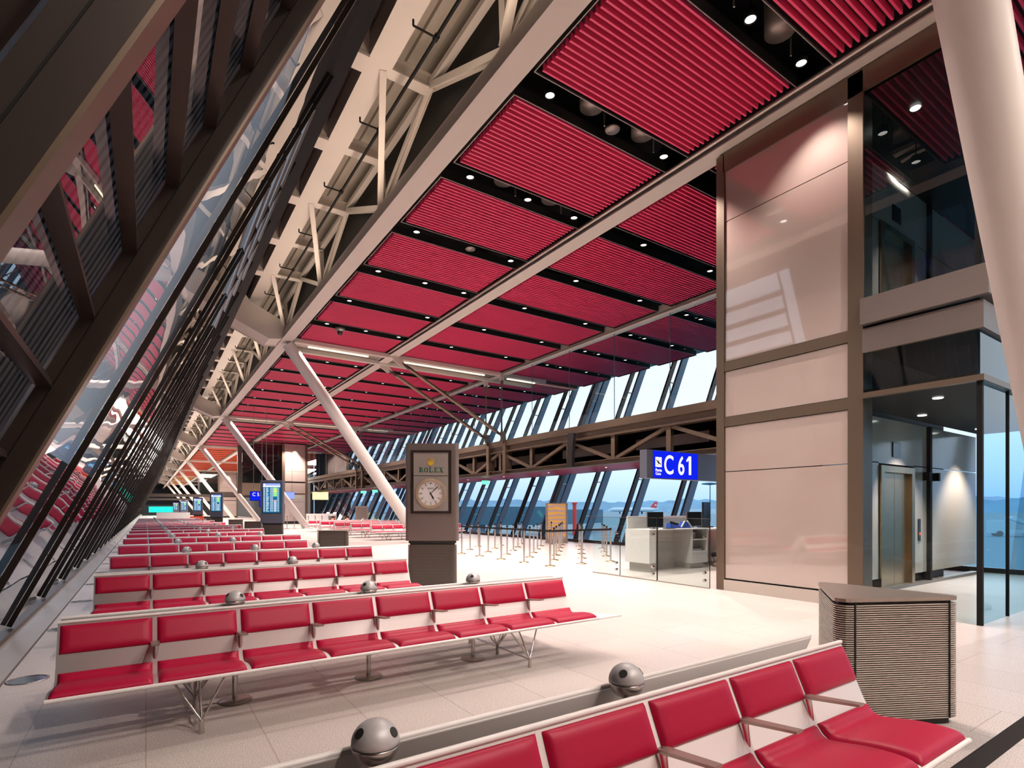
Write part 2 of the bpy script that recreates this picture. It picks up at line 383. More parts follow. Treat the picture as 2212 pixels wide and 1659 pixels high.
# truss web pieces
up_ = MB(); up_.ibeam((4.72, -2.72, 10.0), (4.76, 0, 8.84), .13, .13, up=(1, 0, 0)); mA = up_.mesh('truss_diagonal', 'white_steel')
up_ = MB(); up_.ibeam((4.72, 2.72, 10.0), (4.76, 0, 8.84), .13, .13, up=(1, 0, 0)); mB = up_.mesh('truss_diagonal', 'white_steel')
up_ = MB(); up_.ibeam((4.76, 0, 8.84), (4.72, 0, 10.0), .16, .12, up=(1, 0, 0)); mC = up_.mesh('truss_post', 'white_steel')
up_ = MB(); up_.ibeam((4.70, 0, 8.86), (3.75, -2.72, 9.95), .13, .13); mD = up_.mesh('roof_brace', 'white_steel')
for i in range(0, 26):
    y = G0 + 5.44 * i
    t_ = thing('truss_segment', 'cream web of roof truss above the left beam, %s bay from the near end' % ordw(i), 'truss', (0, y, 0), group='truss bays above the left cream beam')
    link('truss_diagonal', mA, t_); link('truss_diagonal', mB, t_); link('truss_post', mC, t_); link('roof_brace', mD, t_)
tag(MB().box(4.66, 4.8, YS, YE, 9.98, 10.1).obj('top_chord', 'white_steel'), 'cream top chord of the roof truss under the corrugated deck', 'beam')
# sprinkler pipe
t_ = thing('sprinkler_pipe', 'thin black sprinkler pipe with hooked branches under the cream deck', 'pipe', (0, 0, 0))
MB().tube((4.12, YS, 9.62), (4.12, YE, 9.62), .032, n=8).obj('main_pipe', 'black', t_)
for j in range(-1, 30):
    y = G0 + PITCH * j + 1.2
    if 'br' not in CACHE:
        h = MB(); h.tube((4.12, 0, 9.62), (3.7, .0, 9.62), .018, n=6); h.tube((3.7, 0, 9.62), (3.7, 0, 9.72), .018, n=6); h.tube((4.12, -.05, 9.62), (4.12, .05, 9.62), .05, n=8)
        CACHE['br'] = h.mesh('branch', 'black')
    link('branch', CACHE['br'], t_, loc=(0, y, 0))
# node frames
def led(name, x0, x1, y, p):
    o = MB().box(x0, x1, y - .05, y + .05, 8.40, 8.44).obj(name, 'led', p); return o
NODES = [G0 + 21.76 * n for n in range(0, 9)]
for n, y in enumerate(NODES):
    yc = y + .35
    lab = ORD[n]
    t_ = thing('roof_bracket', 'angled cream box bracket from slanted glass wall to left beam, %s from the viewer' % lab, 'bracket', (0, yc, 0), group='cream box brackets')
    pr = [(4.62, 8.41), (4.07, 8.33), (2.56, 9.0), (2.4, 9.9), (3.09, 10.05), (3.41, 9.65), (4.62, 9.11)]
    MB().prism_xz(pr, -.62, -.58).obj('side_plate', 'white_steel', t_); MB().prism_xz(pr, .58, .62).obj('side_plate', 'white_steel', t_)
    ul = MB(); ul.prism_xz([(4.60, 8.44), (4.08, 8.37), (2.58, 9.02), (2.45, 9.8), (4.55, 9.05)], -.57, .57); ul.obj('box_core', 'white_steel', t_)
    if n == 0: continue
    t_ = thing('transverse_beam', 'twin cream cross beam with light strips under the ceiling, %s from the viewer' % ORD[n - 1], 'beam', (0, yc, 0), group='twin cross beams')
    MB().box(5.0, 17.8, -.78, -.56, 8.32, 8.48).obj('flange_beam', 'white_steel', t_); MB().box(5.0, 17.8, .56, .78, 8.32, 8.48).obj('flange_beam', 'white_steel', t_)
    MB().box(5.0, 17.8, -.56, .56, 8.47, 8.49).obj('trough_plate', 'brushed', t_)
    for a, b in ((5.7, 8.3), (9.8, 14.4), (15.8, 17.6)): led('light_strip', a, b, 0, t_)
# inclined columns
for n, y in enumerate(NODES):
    yc = y + (.0 if n == 0 else .1)
    rr = .27
    t_ = thing('inclined_column', 'huge white round leaning column cut by the top right corner' if n == 0 else 'white round leaning column rising to the left roof beam, %s from the viewer' % ORD[n - 1], 'column', (0, yc, 0), group='white leaning columns')
    MB().tube((10.79, 0, 0.0), (4.85, 0, 8.33), rr, rr * .93, n=32).obj('shaft', 'column_white', t_)
    MB().lathe([(0, 0), (.42, 0), (.42, .05), (0, .05)], 24, (10.77, 0, .004)).obj('foot_plate', 'column_white', t_)
# red slatted panels
def slats(x0, x1, split=False):
    m = MB(); n = 19; L = 2.08
    for i in range(n):
        y = -L / 2 + .05 + (L - .1) * i / (n - 1)
        if split:
            xm = (x0 + x1) / 2; m.box(x0, xm - .015, y - .016, y + .016, 8.50, 8.625); m.box(xm + .015, x1, y - .016, y + .016, 8.50, 8.625)
        else: m.box(x0, x1, y - .016, y + .016, 8.50, 8.625)
    return m
def tray(x0, x1):
    m = MB(); a, b, c, d_ = x0 - .10, x1 + .10, -1.07, 1.07
    m.box(a, b, c, c + .012, 8.50, 8.68); m.box(a, b, d_ - .012, d_, 8.50, 8.68); m.box(a, a + .012, c + .012, d_ - .012, 8.50, 8.68); m.box(b - .012, b, c + .012, d_ - .012, 8.50, 8.68)
    m.box(a, b, c, d_, 8.68, 8.70)
    return m
def trim_(x0, x1):
    m = MB(); a, b, c, d_ = x0 - .112, x1 + .112, -1.082, 1.082
    for q in ((a, b, c, c + .012), (a, b, d_ - .012, d_), (a, a + .012, c, d_), (b - .012, b, c, d_)): m.box(*q, 8.488, 8.50)
    return m
SP = [('left', 5.22, 8.80), ('middle', 9.62, 14.85), ('right', 15.6, 20.5)]
for si, (nm, x0, x1) in enumerate(SP):
    for j in range(-1, 64):
        if si == 2 and j > 24: continue
        if si == 1 and j > 44: continue
        y = G0 + 1.36 + PITCH * j
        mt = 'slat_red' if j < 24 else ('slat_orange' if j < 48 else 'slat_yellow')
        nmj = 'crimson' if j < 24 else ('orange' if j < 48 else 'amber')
        t_ = thing('ceiling_panel', '%s slatted ceiling panel, %s strip between the beams, %s panel away from the viewer' % (nmj, nm, ordw(j + 1)), 'ceiling panel', (0, y, 0), group='%s slatted ceiling panels' % nmj)
        k = '%s_%s' % (nm, mt)
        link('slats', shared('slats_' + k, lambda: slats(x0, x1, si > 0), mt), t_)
        link('tray', shared('tray_' + nm, lambda: tray(x0, x1), 'tray_black'), t_)
        if j < 24: link('edge_trim', shared('trim_' + nm, lambda: trim_(x0, x1), 'tray_edge'), t_)
# downlights in the dark strips
def dl_body(): return MB().lathe([(.0, .95), (.012, .95), (.012, .12), (.085, .12), (.095, .0), (.085, -.01), (.075, .0)], 16)
def dl_face(): return MB().lathe([(.078, .012), (.0, .012)], 16)
cnt = 0
for j in range(0, 64):
    y = G0 + PITCH * j
    if j % 8 == 0: continue
    for si, xs in enumerate(((5.65, 7.14 if j % 2 else None, 8.5), (10.9, 13.7), (16.1, 16.9, 18.6))):
        if si == 2 and j > 22: continue
        for q, x in enumerate([v for v in xs if v]):
            if cnt >= 290: continue
            cnt += 1
            t_ = thing('downlight', 'round recessed downlight, %s dark strip away, %s strip side, %s from its left' % (ordw(j - 1), ('left', 'middle', 'right')[si], ORD[q]), 'downlight', (x, y, 8.52), group='downlights in the dark ceiling strips')
            link('housing', shared('dl_body', dl_body, 'black'), t_); link('lens', shared('dl_face', dl_face, 'lamp_face'), t_)
# loudspeaker discs and dome camera
for (x, j, lab) in ((7.1, 2, 'round grey ceiling loudspeaker in the first dark strip past the brackets'), (7.2, 4, 'round grey ceiling loudspeaker two dark strips farther off')):
    tag(MB().lathe([(0, .0), (.13, .0), (.14, .03), (0, .03)], 24, (x, G0 + PITCH * j, 8.5)).obj('ceiling_speaker', 'kiosk_grey'), lab, 'loudspeaker', 'round ceiling loudspeakers')
for (x, j, lab) in ((6.45, 1, 'nearest'), (6.6, 2, 'second'), (7.9, 2, 'third'), (6.5, 3, 'fourth'), (7.8, 3, 'fifth'), (7.9, 1, 'sixth'), (6.3, 0, 'seventh')):
    t_ = thing('duct_can', 'grey ventilation drum hidden above the dark strip, %s of those seen' % lab, 'duct', (x, G0 + PITCH * j, 0), group='grey drums above the strips')
    MB().lathe([(.0, 8.72), (.22, 8.72), (.22, 9.46), (.0, 9.46)], 20).obj('drum', 'kiosk_grey', t_)
    MB().tube((.3, 0, 8.5), (.3, 0, 9.4), .015, n=6).obj('rod', 'steel', t_)
t_ = thing('dome_camera', 'dark dome camera hanging under the ceiling before the first twin cross beam', 'camera', (6.15, 20.9, 8.3))
MB().lathe([(0, .2), (.18, .2), (.18, .1), (.11, .04)], 20).obj('housing', 'brushed', t_)
MB().lathe([(.11, .04), (.09, -.05), (.04, -.10), (0, -.11)], 20).obj('dome', 'black_gloss', t_)
MB().tube((0, 0, .2), (0, 0, .4), .04, n=8).obj('stem', 'black', t_)

# ------------------------------------------------------------------ brown truss, struts and hangers
YT1 = 64
t_ = thing('bridge_truss', 'long brown steel lattice truss carrying the mezzanine behind the gate', 'truss', (15.2, 0, 0))
MB().ibeam((0, 6.7, 4.62), (0, YT1, 4.62), .34, .34, .03).obj('top_chord', 'bronze', t_)
MB().box(-.12, .14, 6.7, YT1, 4.80, 5.05).obj('fascia', 'bronze', t_)
MB().ibeam((0, 6.7, 3.42), (0, YT1, 3.42), .34, .2, .025).obj('bottom_chord', 'bronze', t_)
ys = [7.24 + PITCH * k for k in range(0, 20)]
pm = MB().ibeam((0, 0, 3.52), (0, 0, 4.45), .2, .16, .018, up=(1, 0, 0)).mesh('truss_post', 'bronze')
d1 = MB().ibeam((0, .12, 3.54), (0, PITCH - .12, 4.43), .13, .13, .015, up=(1, 0, 0)).mesh('truss_diagonal', 'bronze')
d2 = MB().ibeam((0, .12, 4.43), (0, PITCH - .12, 3.54), .13, .13, .015, up=(1, 0, 0)).mesh('truss_diagonal', 'bronze')
for i, y in enumerate(ys):
    link('truss_post', pm, t_, loc=(0, y, 0)); link('truss_diagonal', d1 if i % 2 else d2, t_, loc=(0, y, 0))
for i, yy in enumerate((23.0, 24.6, 44.8, 46.4)):
    o = MB().box(-.2, .2, yy - .12, yy + .12, 3.3, 4.9).obj('stiffener', 'bronze', t_)
# mezzanine deck behind it
struct(MB().box(15.45, 18.45, 6.7, YT1, 4.82, 4.95).obj('floor_2', 'black'))
struct(MB().box(15.45, 18.1, 6.7, YT1, 3.34, 3.42).obj('ceiling_3', 'soffit_red'))
struct(MB().box(17.4, 17.5, 6.7, YT1, 3.42, 4.82).obj('wall_void', 'black'))
for k in range(12):
    tag(MB().box(16.2, 16.5, 7.2 + k * 4.6, 10.6 + k * 4.6, 3.9, 4.3).obj('service_duct', 'kiosk_grey'), 'dim duct run inside the brown lattice truss, %s length from the gate' % ORD[k], 'duct', 'ducts inside the truss')
for i, (x, y) in enumerate([(16.3, 9 + 4 * k) for k in range(9)]):
    tag(MB().lathe([(0, 3.33), (.05, 3.33)], 10, (x, y, 0)).obj('soffit_light', 'lamp_face'), 'tiny round light in red soffit below the truss, %s from the gate' % ORD[i], 'downlight', 'soffit lights')
# glass screen above truss
struct(MB().quad((15.17, 6.7, 5.05), (15.17, YT1, 5.05), (15.17, YT1, 8.4), (15.17, 6.7, 8.4)).obj('window_3', 'glass_clear'))
gj = MB()
for k in range(21):
    y = 7.2 + k * PITCH; gj.box(15.165, 15.185, y, y + .02, 5.05, 8.4)
struct(gj.obj('trim_5', 'fin_blue'))
for n in (1, 2, 3):
    for q, dy in enumerate((-.45, 1.1)):
        y = NODES[n] + dy
        t_ = thing('tension_strut', 'bronze rod strut from middle beam down to brown truss, %s pair, %s rod' % (ORD[n - 1], ('nearer', 'farther')[q]), 'strut', (0, y, 0), group='diagonal struts')
        A = Vector((9.55, 0, 8.15)); B = Vector((15.0, 0, 5.25)); dv = (B - A)
        MB().tube(A + dv * .07, A + dv * .93, .085, n=14).obj('tube', 'bronze', t_)
        MB().tube(A, A + dv * .075, .03, .085, n=12).tube(B, B - dv * .075, .03, .085, n=12).obj('fork_end', 'mullion_brown', t_)
        MB().prism_xz([(9.05, 8.42), (9.5, 8.42), (9.75, 8.1), (9.5, 8.0), (9.2, 8.2)], -.03, .03).obj('gusset', 'white_steel', t_)
        MB().prism_xz([(14.85, 5.45), (15.15, 5.5), (15.2, 4.8), (15.0, 4.8)], -.04, .04).obj('anchor_plate', 'bronze', t_)
        t_ = thing('hanger_rod', 'slim vertical bronze hanger from right cream beam to brown truss, %s pair, %s' % (ORD[n - 1], ('nearer', 'farther')[q]), 'hanger', (14.98, y + .05, 0), group='vertical hangers')
        MB().tube((0, 0, 5.7), (0, 0, 7.6), .035, n=10).obj('rod', 'bronze', t_)
        MB().tube((0, 0, 7.6), (0, 0, 8.0), .035, .09, 10).tube((0, 0, 8.0), (0, 0, 8.15), .09, .03, 10).tube((0, 0, 5.7), (0, 0, 5.3), .035, .09, 10).tube((0, 0, 5.3), (0, 0, 5.05), .09, .06, 10).obj('socket_end', 'bronze', t_)
        MB().box(-.12, .12, -.04, .04, 8.05, 8.42).obj('gusset', 'white_steel', t_)

# ------------------------------------------------------------------ lift tower on the right
X0 = 9.22
t_ = thing('lift_tower', 'tall lift tower clad in glossy beige glass panels framed in bronze', 'lift tower', (0, 0, 0))
for i, (y, wd) in enumerate(((6.46, .17), (4.05, .22))):
    MB().box(X0 - .02, X0 + .3, y - wd / 2, y + wd / 2, 0, 8.36).obj('corner_post', 'bronze', t_)
for z0, z1 in ((3.13, 3.31), (4.19, 4.37)):
    MB().box(X0 - .01, X0 + .25, 4.16, 6.375, z0, z1).obj('cross_rail', 'bronze', t_)
MB().box(X0 - .03, X0 + .25, 4.16, 6.375, 0, .20).obj('plinth', 'louvre_steel', t_)
for z0, z1 in ((.23, 2.26), (2.275, 3.12), (3.32, 4.18), (4.38, 7.055), (7.07, 8.02)):
    MB().box(X0 + .01, X0 + .06, 4.17, 6.365, z0, z1).obj('cladding_panel', 'wall_panel', t_)
MB().box(X0 + .06, 14.9, 4.72, 6.5, 0, 8.38).obj('shaft', 'dark_gap', t_)
MB().box(X0 + .21, 16.6, 4.16, 4.4, 8.03, 8.37).obj('head_rail', 'bronze', t_)
MB().box(X0 - .02, X0 + .2, 2.4, 6.4, 8.02, 8.38).obj('head_rail', 'bronze', t_)
MB().box(X0 + .01, X0 + .06, 2.5, 2.58, 4.78, 8.0).obj('glazing_post', 'black', t_)
# front wall of lifts
for z0, z1, g0 in ((.06, 3.28, 0.), (4.6, 7.98, 4.6)):
    for (a, b) in ((9.5, 11.42), (12.98, 13.65), (13.75, 16.6)):
        MB().box(a, b, 4.62, 4.7, z0 + .18, z0 + 2.36).obj('inner_panel', 'wall_panel_in', t_)
        MB().box(a, b, 4.62, 4.7, z0 + 2.38, z1).obj('inner_panel', 'wall_panel_in', t_)
    MB().box(11.42, 12.98, 4.62, 4.7, g0 + 2.42, z1).obj('inner_panel', 'wall_panel_in', t_)
    MB().box(13.65, 13.75, 4.55, 4.7, z0, z1).obj('divider_post', 'black', t_)
    dr = MB(); dr.box(11.44, 11.58, 4.58, 4.7, g0, g0 + 2.38); dr.box(12.82, 12.96, 4.58, 4.7, g0, g0 + 2.38); dr.box(11.58, 12.82, 4.58, 4.7, g0 + 2.26, g0 + 2.38)
    f = dr.obj('lift_door_frame', 'lift_gold', t_)
    MB().box(11.58, 12.195, 4.66, 4.69, g0, g0 + 2.26).obj('door_leaf', 'lift_gold', f)
    MB().box(12.205, 12.82, 4.66, 4.69, g0, g0 + 2.26).obj('door_leaf', 'lift_gold', f)
    MB().box(12.0, 12.35, 4.60, 4.62, g0 + 2.56, g0 + 2.86).obj('indicator', 'screen_black', t_)
    bt = MB().box(13.2, 13.3, 4.60, 4.62, g0 + .9, g0 + 1.35).obj('call_panel', 'screen_black', t_)
    MB().box(13.23, 13.27, 4.592, 4.60, g0 + 1.02, g0 + 1.07).obj('call_button', 'red_glow', bt)
MB().box(9.5, 16.6, 4.55, 4.7, 0, .06).obj('plinth', 'brushed', t_)
for x in (13.45, 13.95): MB().box(x, x + .08, 4.5, 4.62, 2.15, 2.32).obj('wall_lantern', 'black', t_)
# ledges
MB().box(X0 - .12, 16.6, 2.40, 2.54, 4.38, 4.78).obj('ledge_fascia', 'ledge', t_)
MB().box(X0 - .12, X0 + .02, 2.54, 3.94, 4.38, 4.78).obj('ledge_fascia', 'ledge', t_)
MB().box(X0 - .05, X0 + .02, 2.47, 3.94, 3.96, 4.33).obj('ledge_fascia', 'ledge', t_)
MB().box(X0 + .02, 16.6, 2.47, 2.54, 3.96, 4.33).obj('ledge_fascia', 'ledge', t_)
MB().box(X0 - .07, X0 + .02, 2.46, 3.94, 3.26, 3.34).obj('sill_rail', 'bronze', t_)
MB().box(X0 + .02, 16.6, 2.46, 2.56, 3.26, 3.34).obj('sill_rail', 'bronze', t_)
MB().box(X0 + .02, 16.6, 2.56, 4.6, 4.40, 4.58).obj('landing_slab', 'black', t_)
MB().box(X0 + .02, 16.6, 2.56, 4.55, 3.34, 3.40).obj('lobby_ceiling', 'black', t_)
MB().box(X0 + .02, 16.6, 2.56, 4.6, 7.98, 8.02).obj('landing_ceiling', 'mullion_brown', t_)
# glazing of the lobby
MB().quad((X0, 2.54, .0), (X0, 3.94, .0), (X0, 3.94, 3.27), (X0, 2.54, 3.27)).obj('lobby_glass', 'glass_clear', t_)
MB().quad((X0, 2.54, 3.34), (X0, 3.94, 3.34), (X0, 3.94, 3.96), (X0, 2.54, 3.96)).obj('lobby_glass', 'glass_smoke', t_)
MB().quad((X0 + .02, 2.54, 4.78), (X0 + .02, 3.94, 4.78), (X0 + .02, 3.94, 8.02), (X0 + .02, 2.54, 8.02)).obj('landing_glass', 'glass_smoke', t_)
MB().quad((X0, 2.52, .0), (16.6, 2.52, .0), (16.6, 2.52, 3.27), (X0, 2.52, 3.27)).obj('lobby_glass', 'glass_blue', t_)
MB().quad((X0, 2.52, 3.34), (16.6, 2.52, 3.34), (16.6, 2.52, 3.96), (X0, 2.52, 3.96)).obj('lobby_glass', 'glass_blue', t_)
MB().quad((X0, 2.52, 4.78), (16.6, 2.52, 4.78), (16.6, 2.52, 8.02), (X0, 2.52, 8.02)).obj('landing_glass', 'glass_blue', t_)
MB().box(X0 - .03, X0 + .03, 2.49, 2.55, 0, 3.27).obj('glazing_post', 'black', t_)
for x in (10.35, 11.6, 12.9): MB().box(x, x + .015, 2.50, 2.54, 0, 3.27).obj('glass_joint', 'black', t_)
for i, (x, y, z) in enumerate(((10.2, 3.6, 7.96), (12.2, 3.3, 7.96), (12.2, 4.2, 3.33), (15.3, 4.2, 3.33), (10.5, 3.4, 3.33))):
    o = MB().lathe([(0, -.012), (.065, -.012), (.075, 0), (0, 0)], 20, (x, y, z)).obj('ceiling_lamp', 'lamp_face', t_)

# ------------------------------------------------------------------ benches
PR = [(0, .77), (.02, .72), (.055, .64), (.085, .57), (.115, .50), (.145, .44), (.18, .402), (.225, .388), (.30, .398), (.39, .415), (.48, .424), (.55, .422), (.60, .408)]
def cr(ps, n=4):
    out = []
    for i in range(len(ps) - 1):
        p0 = ps[max(i - 1, 0)]; p1 = ps[i]; p2 = ps[i + 1]; p3 = ps[min(i + 2, len(ps) - 1)]
        for k in range(n):
            t_ = k / n
            out.append(tuple(.5 * (2 * p1[a] + (p2[a] - p0[a]) * t_ + (2 * p0[a] - 5 * p1[a] + 4 * p2[a] - p3[a]) * t_ ** 2 + (3 * p1[a] - p0[a] - 3 * p2[a] + p3[a]) * t_ ** 3) for a in (0, 1)))
    out.append(ps[-1]); return out
PP = cr(PR, 4)
def normals(ps):
    ns = []
    for i in range(len(ps)):
        a = ps[max(i - 1, 0)]; b = ps[min(i + 1, len(ps) - 1)]; dx, dz = b[0] - a[0], b[1] - a[1]; l = math.hypot(dx, dz); ns.append((-dz / l, dx / l))
    return ns
NN = normals(PP)   # points up/forward
def seg(z_hi, z_lo, dy_lo=None, dy_hi=None):
    idx = [i for i, p in enumerate(PP) if (p[1] <= z_hi and p[1] >= z_lo and p[0] < .2)] if dy_lo is None else [i for i, p in enumerate(PP) if (p[0] >= dy_lo and p[0] <= dy_hi)]
    return [(PP[i], NN[i]) for i in idx]
def shell(W, L=4):
    m = MB(); n = len(PP)
    pts = PP[::2] if L < 4 else PP
    nn = NN[::2] if L < 4 else NN
    n = len(pts); a = [(-p[0], p[1]) for p in pts]; b = [(-(p[0] - q[0] * .014), p[1] - q[1] * .014) for p, q in zip(pts, nn)]
    vs = [(x, *p) for x in (0, W) for p in a] + [(x, *p) for x in (0, W) for p in b]
    f = []
    for i in range(n - 1):
        f.append((i, i + 1, n + i + 1, n + i)); f.append((2 * n + i, 3 * n + i, 3 * n + i + 1, 2 * n + i + 1))
        f.append((i, 2 * n + i, 2 * n + i + 1, i + 1)); f.append((n + i, n + i + 1, 3 * n + i + 1, 3 * n + i))
    f.append((0, n, 3 * n, 2 * n)); f.append((n - 1, 3 * n - 1, 4 * n - 1, 2 * n - 1))
    m.add(vs, f, True)
    # rolled top and front rim
    m.tube((0, 0, .772), (W, 0, .772), .012, n=8); m.tube((0, -.602, .405), (W, -.602, .405), .013, n=8)
    return m
def pad(w, sg, th=.03, nx=9):
    m = MB(); ny = len(sg); us = [0, .02, .05, .12, .5, .88, .95, .98, 1][:nx]
    s_len = [0]
    for i in range(1, ny): s_len.append(s_len[-1] + math.dist(sg[i][0], sg[i - 1][0]))
    T = s_len[-1]
    def prof(d): return min(1, (max(d, 0) / .03)) ** .5
    vs = []
    # end rows inserted
    for i, (p, q) in enumerate(sg):
        for u in us:
            e_ = min(prof(min(s_len[i], T - s_len[i]) + (.0)), prof(min(u, 1 - u) * w))
            h = .003 + th * e_
            vs.append((u * w, -(p[0] + q[0] * h), p[1] + q[1] * h))
    k = len(us); f = [(i * k + j_, (i + 1) * k + j_, (i + 1) * k + j_ + 1, i * k + j_ + 1) for i in range(ny - 1) for j_ in range(k - 1)]
    m.add(vs, f, True); return m
def dense(sg):
    # subdivide ends so the cushion edge is round
    def lerp(a, b, t_): return (tuple(a[0][k] + (b[0][k] - a[0][k]) * t_ for k in (0, 1)), tuple(a[1][k] + (b[1][k] - a[1][k]) * t_ for k in (0, 1)))
    return [sg[0], lerp(sg[0], sg[1], .15), lerp(sg[0], sg[1], .5)] + sg[1:-1] + [lerp(sg[-2], sg[-1], .5), lerp(sg[-2], sg[-1], .85), sg[-1]]
SB = dense(seg(.757, .56)); SS = dense([(PP[i], NN[i]) for i in range(len(PP)) if PP[i][1] < .462 or PP[i][0] > .2][:-1])
PW = .555
def arm():
    m = MB(); m.add([(-.028, .0, .0), (.028, .0, .0), (.024, -.27, .035), (-.024, -.27, .035), (-.028, .0, .016), (.028, .0, .016), (.024, -.27, .047), (-.024, -.27, .047)],
                    [(0, 3, 2, 1), (4, 5, 6, 7), (0, 1, 5, 4), (1, 2, 6, 5), (2, 3, 7, 6), (3, 0, 4, 7)]); return m
def bracket(): return MB().tube((0, -.005, .0), (0, -.035, -.14), .026, .014, n=12)
def legframe():
    m = MB()
    for yf in (-.50, .09):
        m.tube((0, yf, 0), (0, yf, .09), .02, .016, n=10)
    r = .0085
    for yf, yo in ((-.50, .09), (.09, -.50)):
        for dx in (-.19, .19):
            m.tube((0, yf, .085), (dx, yf + (.12 if yf < 0 else -.12), .40), r, n=6)
        m.tube((0, yf, .085), (0, yo * .4 + yf * .6 , .385), r, n=6)
    m.tube((0, -.5, .08), (0, .09, .08), r, n=6)
    return m
def rail(W): return MB().box(.1, W - .1, -.30, -.25, .335, .375)
def bench(x, y, seats, flip, label, group, detail=2):
    W = seats * PW
    t_ = thing('waiting_bench', label, 'bench', (x + (W if flip else 0), y, 0), math.pi if flip else 0, group)
    link('shell', shared('shell%d_%d' % (seats, detail), lambda: shell(W, 4 if detail == 2 else 2), 'white_alu'), t_)
    if detail: link('support_rail', shared('rail%d' % seats, lambda: rail(W), 'white_alu'), t_)
    for i in range(seats):
        link('back_pad', shared('bpad', lambda: pad(PW - .03, SB, .026), 'crimson'), t_, loc=(i * PW + .015, 0, 0))
        link('seat_pad', shared('spad', lambda: pad(PW - .03, SS, .028), 'crimson'), t_, loc=(i * PW + .015, 0, 0))
    if detail:
        for i in range(1, seats):
            a = link('armrest', shared('arm', arm, 'brushed'), t_, loc=(i * PW, -.085, .575))
            if detail == 2: link('arm_bracket', shared('arm_b', bracket, 'chrome'), a)
    for lx_ in (.82, W - .82):
        link('leg_frame', shared('legf', legframe, 'chrome'), t_, loc=(lx_, 0, 0))
    return t_
def ball(x, y, label, group, rz=0.):
    t_ = thing('power_ball', label, 'power outlet', (x, y, 0), rz, group)
    link('base_plate', shared('pb_base', lambda: MB().lathe([(0, .012), (.12, .012), (.13, 0), (0, 0)], 24), 'brushed'), t_)
    link('post', shared('pb_post', lambda: MB().tube((0, 0, .012), (0, 0, .745), .021, n=14), 'chrome'), t_)
    def bowl(): return MB().lathe([(.001, -.075)] + [(.075 * math.sin(a), -.075 * math.cos(a)) for a in [math.pi * k / 20 for k in range(1, 10)]] + [(.075, -.004), (.073, -.004)], 28)
    def dome(): return MB().lathe([(.073, -.002), (.0755, 0.0)] + [(.0755 * math.cos(a), .0755 * math.sin(a)) for a in [math.pi * k / 22 for k in range(1, 11)]] + [(.001, .0755)], 28)
    link('lower_bowl', shared('pb_bowl', bowl, 'chrome'), t_, loc=(0, 0, .815)); link('dome', shared('pb_dome', dome, 'ball_grey'), t_, loc=(0, 0, .815))
    for k, (az, el, kind) in enumerate(((-48, 32, 0), (62, 34, 0), (-165, 38, 1))):
        a, e2 = math.radians(az), math.radians(el); dv = Vector((math.cos(a) * math.cos(e2), math.sin(a) * math.cos(e2), math.sin(e2)))
        o = link('socket', shared('pb_sock', lambda: MB().tube((0, 0, .058), (0, 0, .0757), .017, .017, n=18), 'dark_gap'), t_, loc=(0, 0, .815))
        o.rotation_mode = 'QUATERNION'; o.rotation_quaternion = dv.to_track_quat('Z', 'Y')
    return t_
rows = [1.57, 4.82] + [4.82 + 3.15 * k for k in range(1, 17)]
for r_, y in enumerate(rows):
    seats = 7 if r_ % 2 == 0 else 8
    xs = -.5
    det = 2 if r_ < 5 else (1 if r_ < 9 else 0)
    w1 = '' if r_ > 3 else ' with steel armrests'
    bt_ = bench(xs, y, seats, False, 'crimson bench facing the viewer%s, %s row from the near corner' % (w1, ORD[r_]), 'benches along the slanted glass wall', det)
    if r_ == 1: MB().prism([(4.45, -.58), (4.80, -.58), (4.55, -.20), (4.45, -.20)], .385, .397).obj('end_shelf', 'white_alu', bt_)
    bench(xs, y + .18, seats, True, 'crimson bench turned away, back-to-back behind the %s row facing the viewer' % ORD[r_], 'benches along the slanted glass wall', det)
    for k in range(3 if seats == 8 else 2):
        if r_ > 12 and k: continue
        ball(.6 + 1.11 * k, y + .09, 'grey and steel socket ball on %s bench row, %s from the left' % (ORD[r_], ORD[k]), 'socket balls between bench backs', .3 * k)
# white shelf at the end of the second row
# right hand cluster of benches
for r_, y in enumerate([26.2 + 3.15 * k for k in range(5)]):
    bench(9.25, y, 9, False, 'red bench beyond the belt posts facing the viewer, %s row there' % ORD[r_], 'benches beyond the queue posts', 1)
    bench(9.25, y + .18, 9, True, 'red bench beyond the belt posts, back-to-back behind %s row there' % ORD[r_], 'benches beyond the queue posts', 1)
    for k in range(3): ball(10.9 + 1.11 * k, y + .09, 'small socket ball on the %s row beyond the belt posts, %s along' % (ORD[r_], ORD[k]), 'socket balls beyond the queue posts')

# ------------------------------------------------------------------ louvred cabinets
def rtri(side, r, n=6):
    R = side / math.sqrt(3) - r * 2 + r * 0
    pts = []
    for k, a0 in enumerate((-150, -30, 90)):
        a = math.radians(a0); cx, cy = (side / math.sqrt(3) - 2 * r) * math.cos(a), (side / math.sqrt(3) - 2 * r) * math.sin(a)
        for i in range(n + 1):
            b_ = math.radians(a0 - 60 + 120 * i / n); pts.append((cx + r * math.cos(b_), cy + r * math.sin(b_)))
    return pts
def lou(h=.90, side=1.04, n=54):
    m = MB(); p = rtri(side, .07, 4)
    for i in range(n):
        z = .05 + (h - .07) * i / n; m.prism(p, z, z + .0075)
    return m
def cabinet(t_, h=.92, m='louvre_steel'):
    link('core', shared('lou_core', lambda: MB().prism(rtri(.95, .06, 4), .0, .90), 'dark_gap'), t_)
    link('louvres', shared('lou_' + m, lou, m), t_)
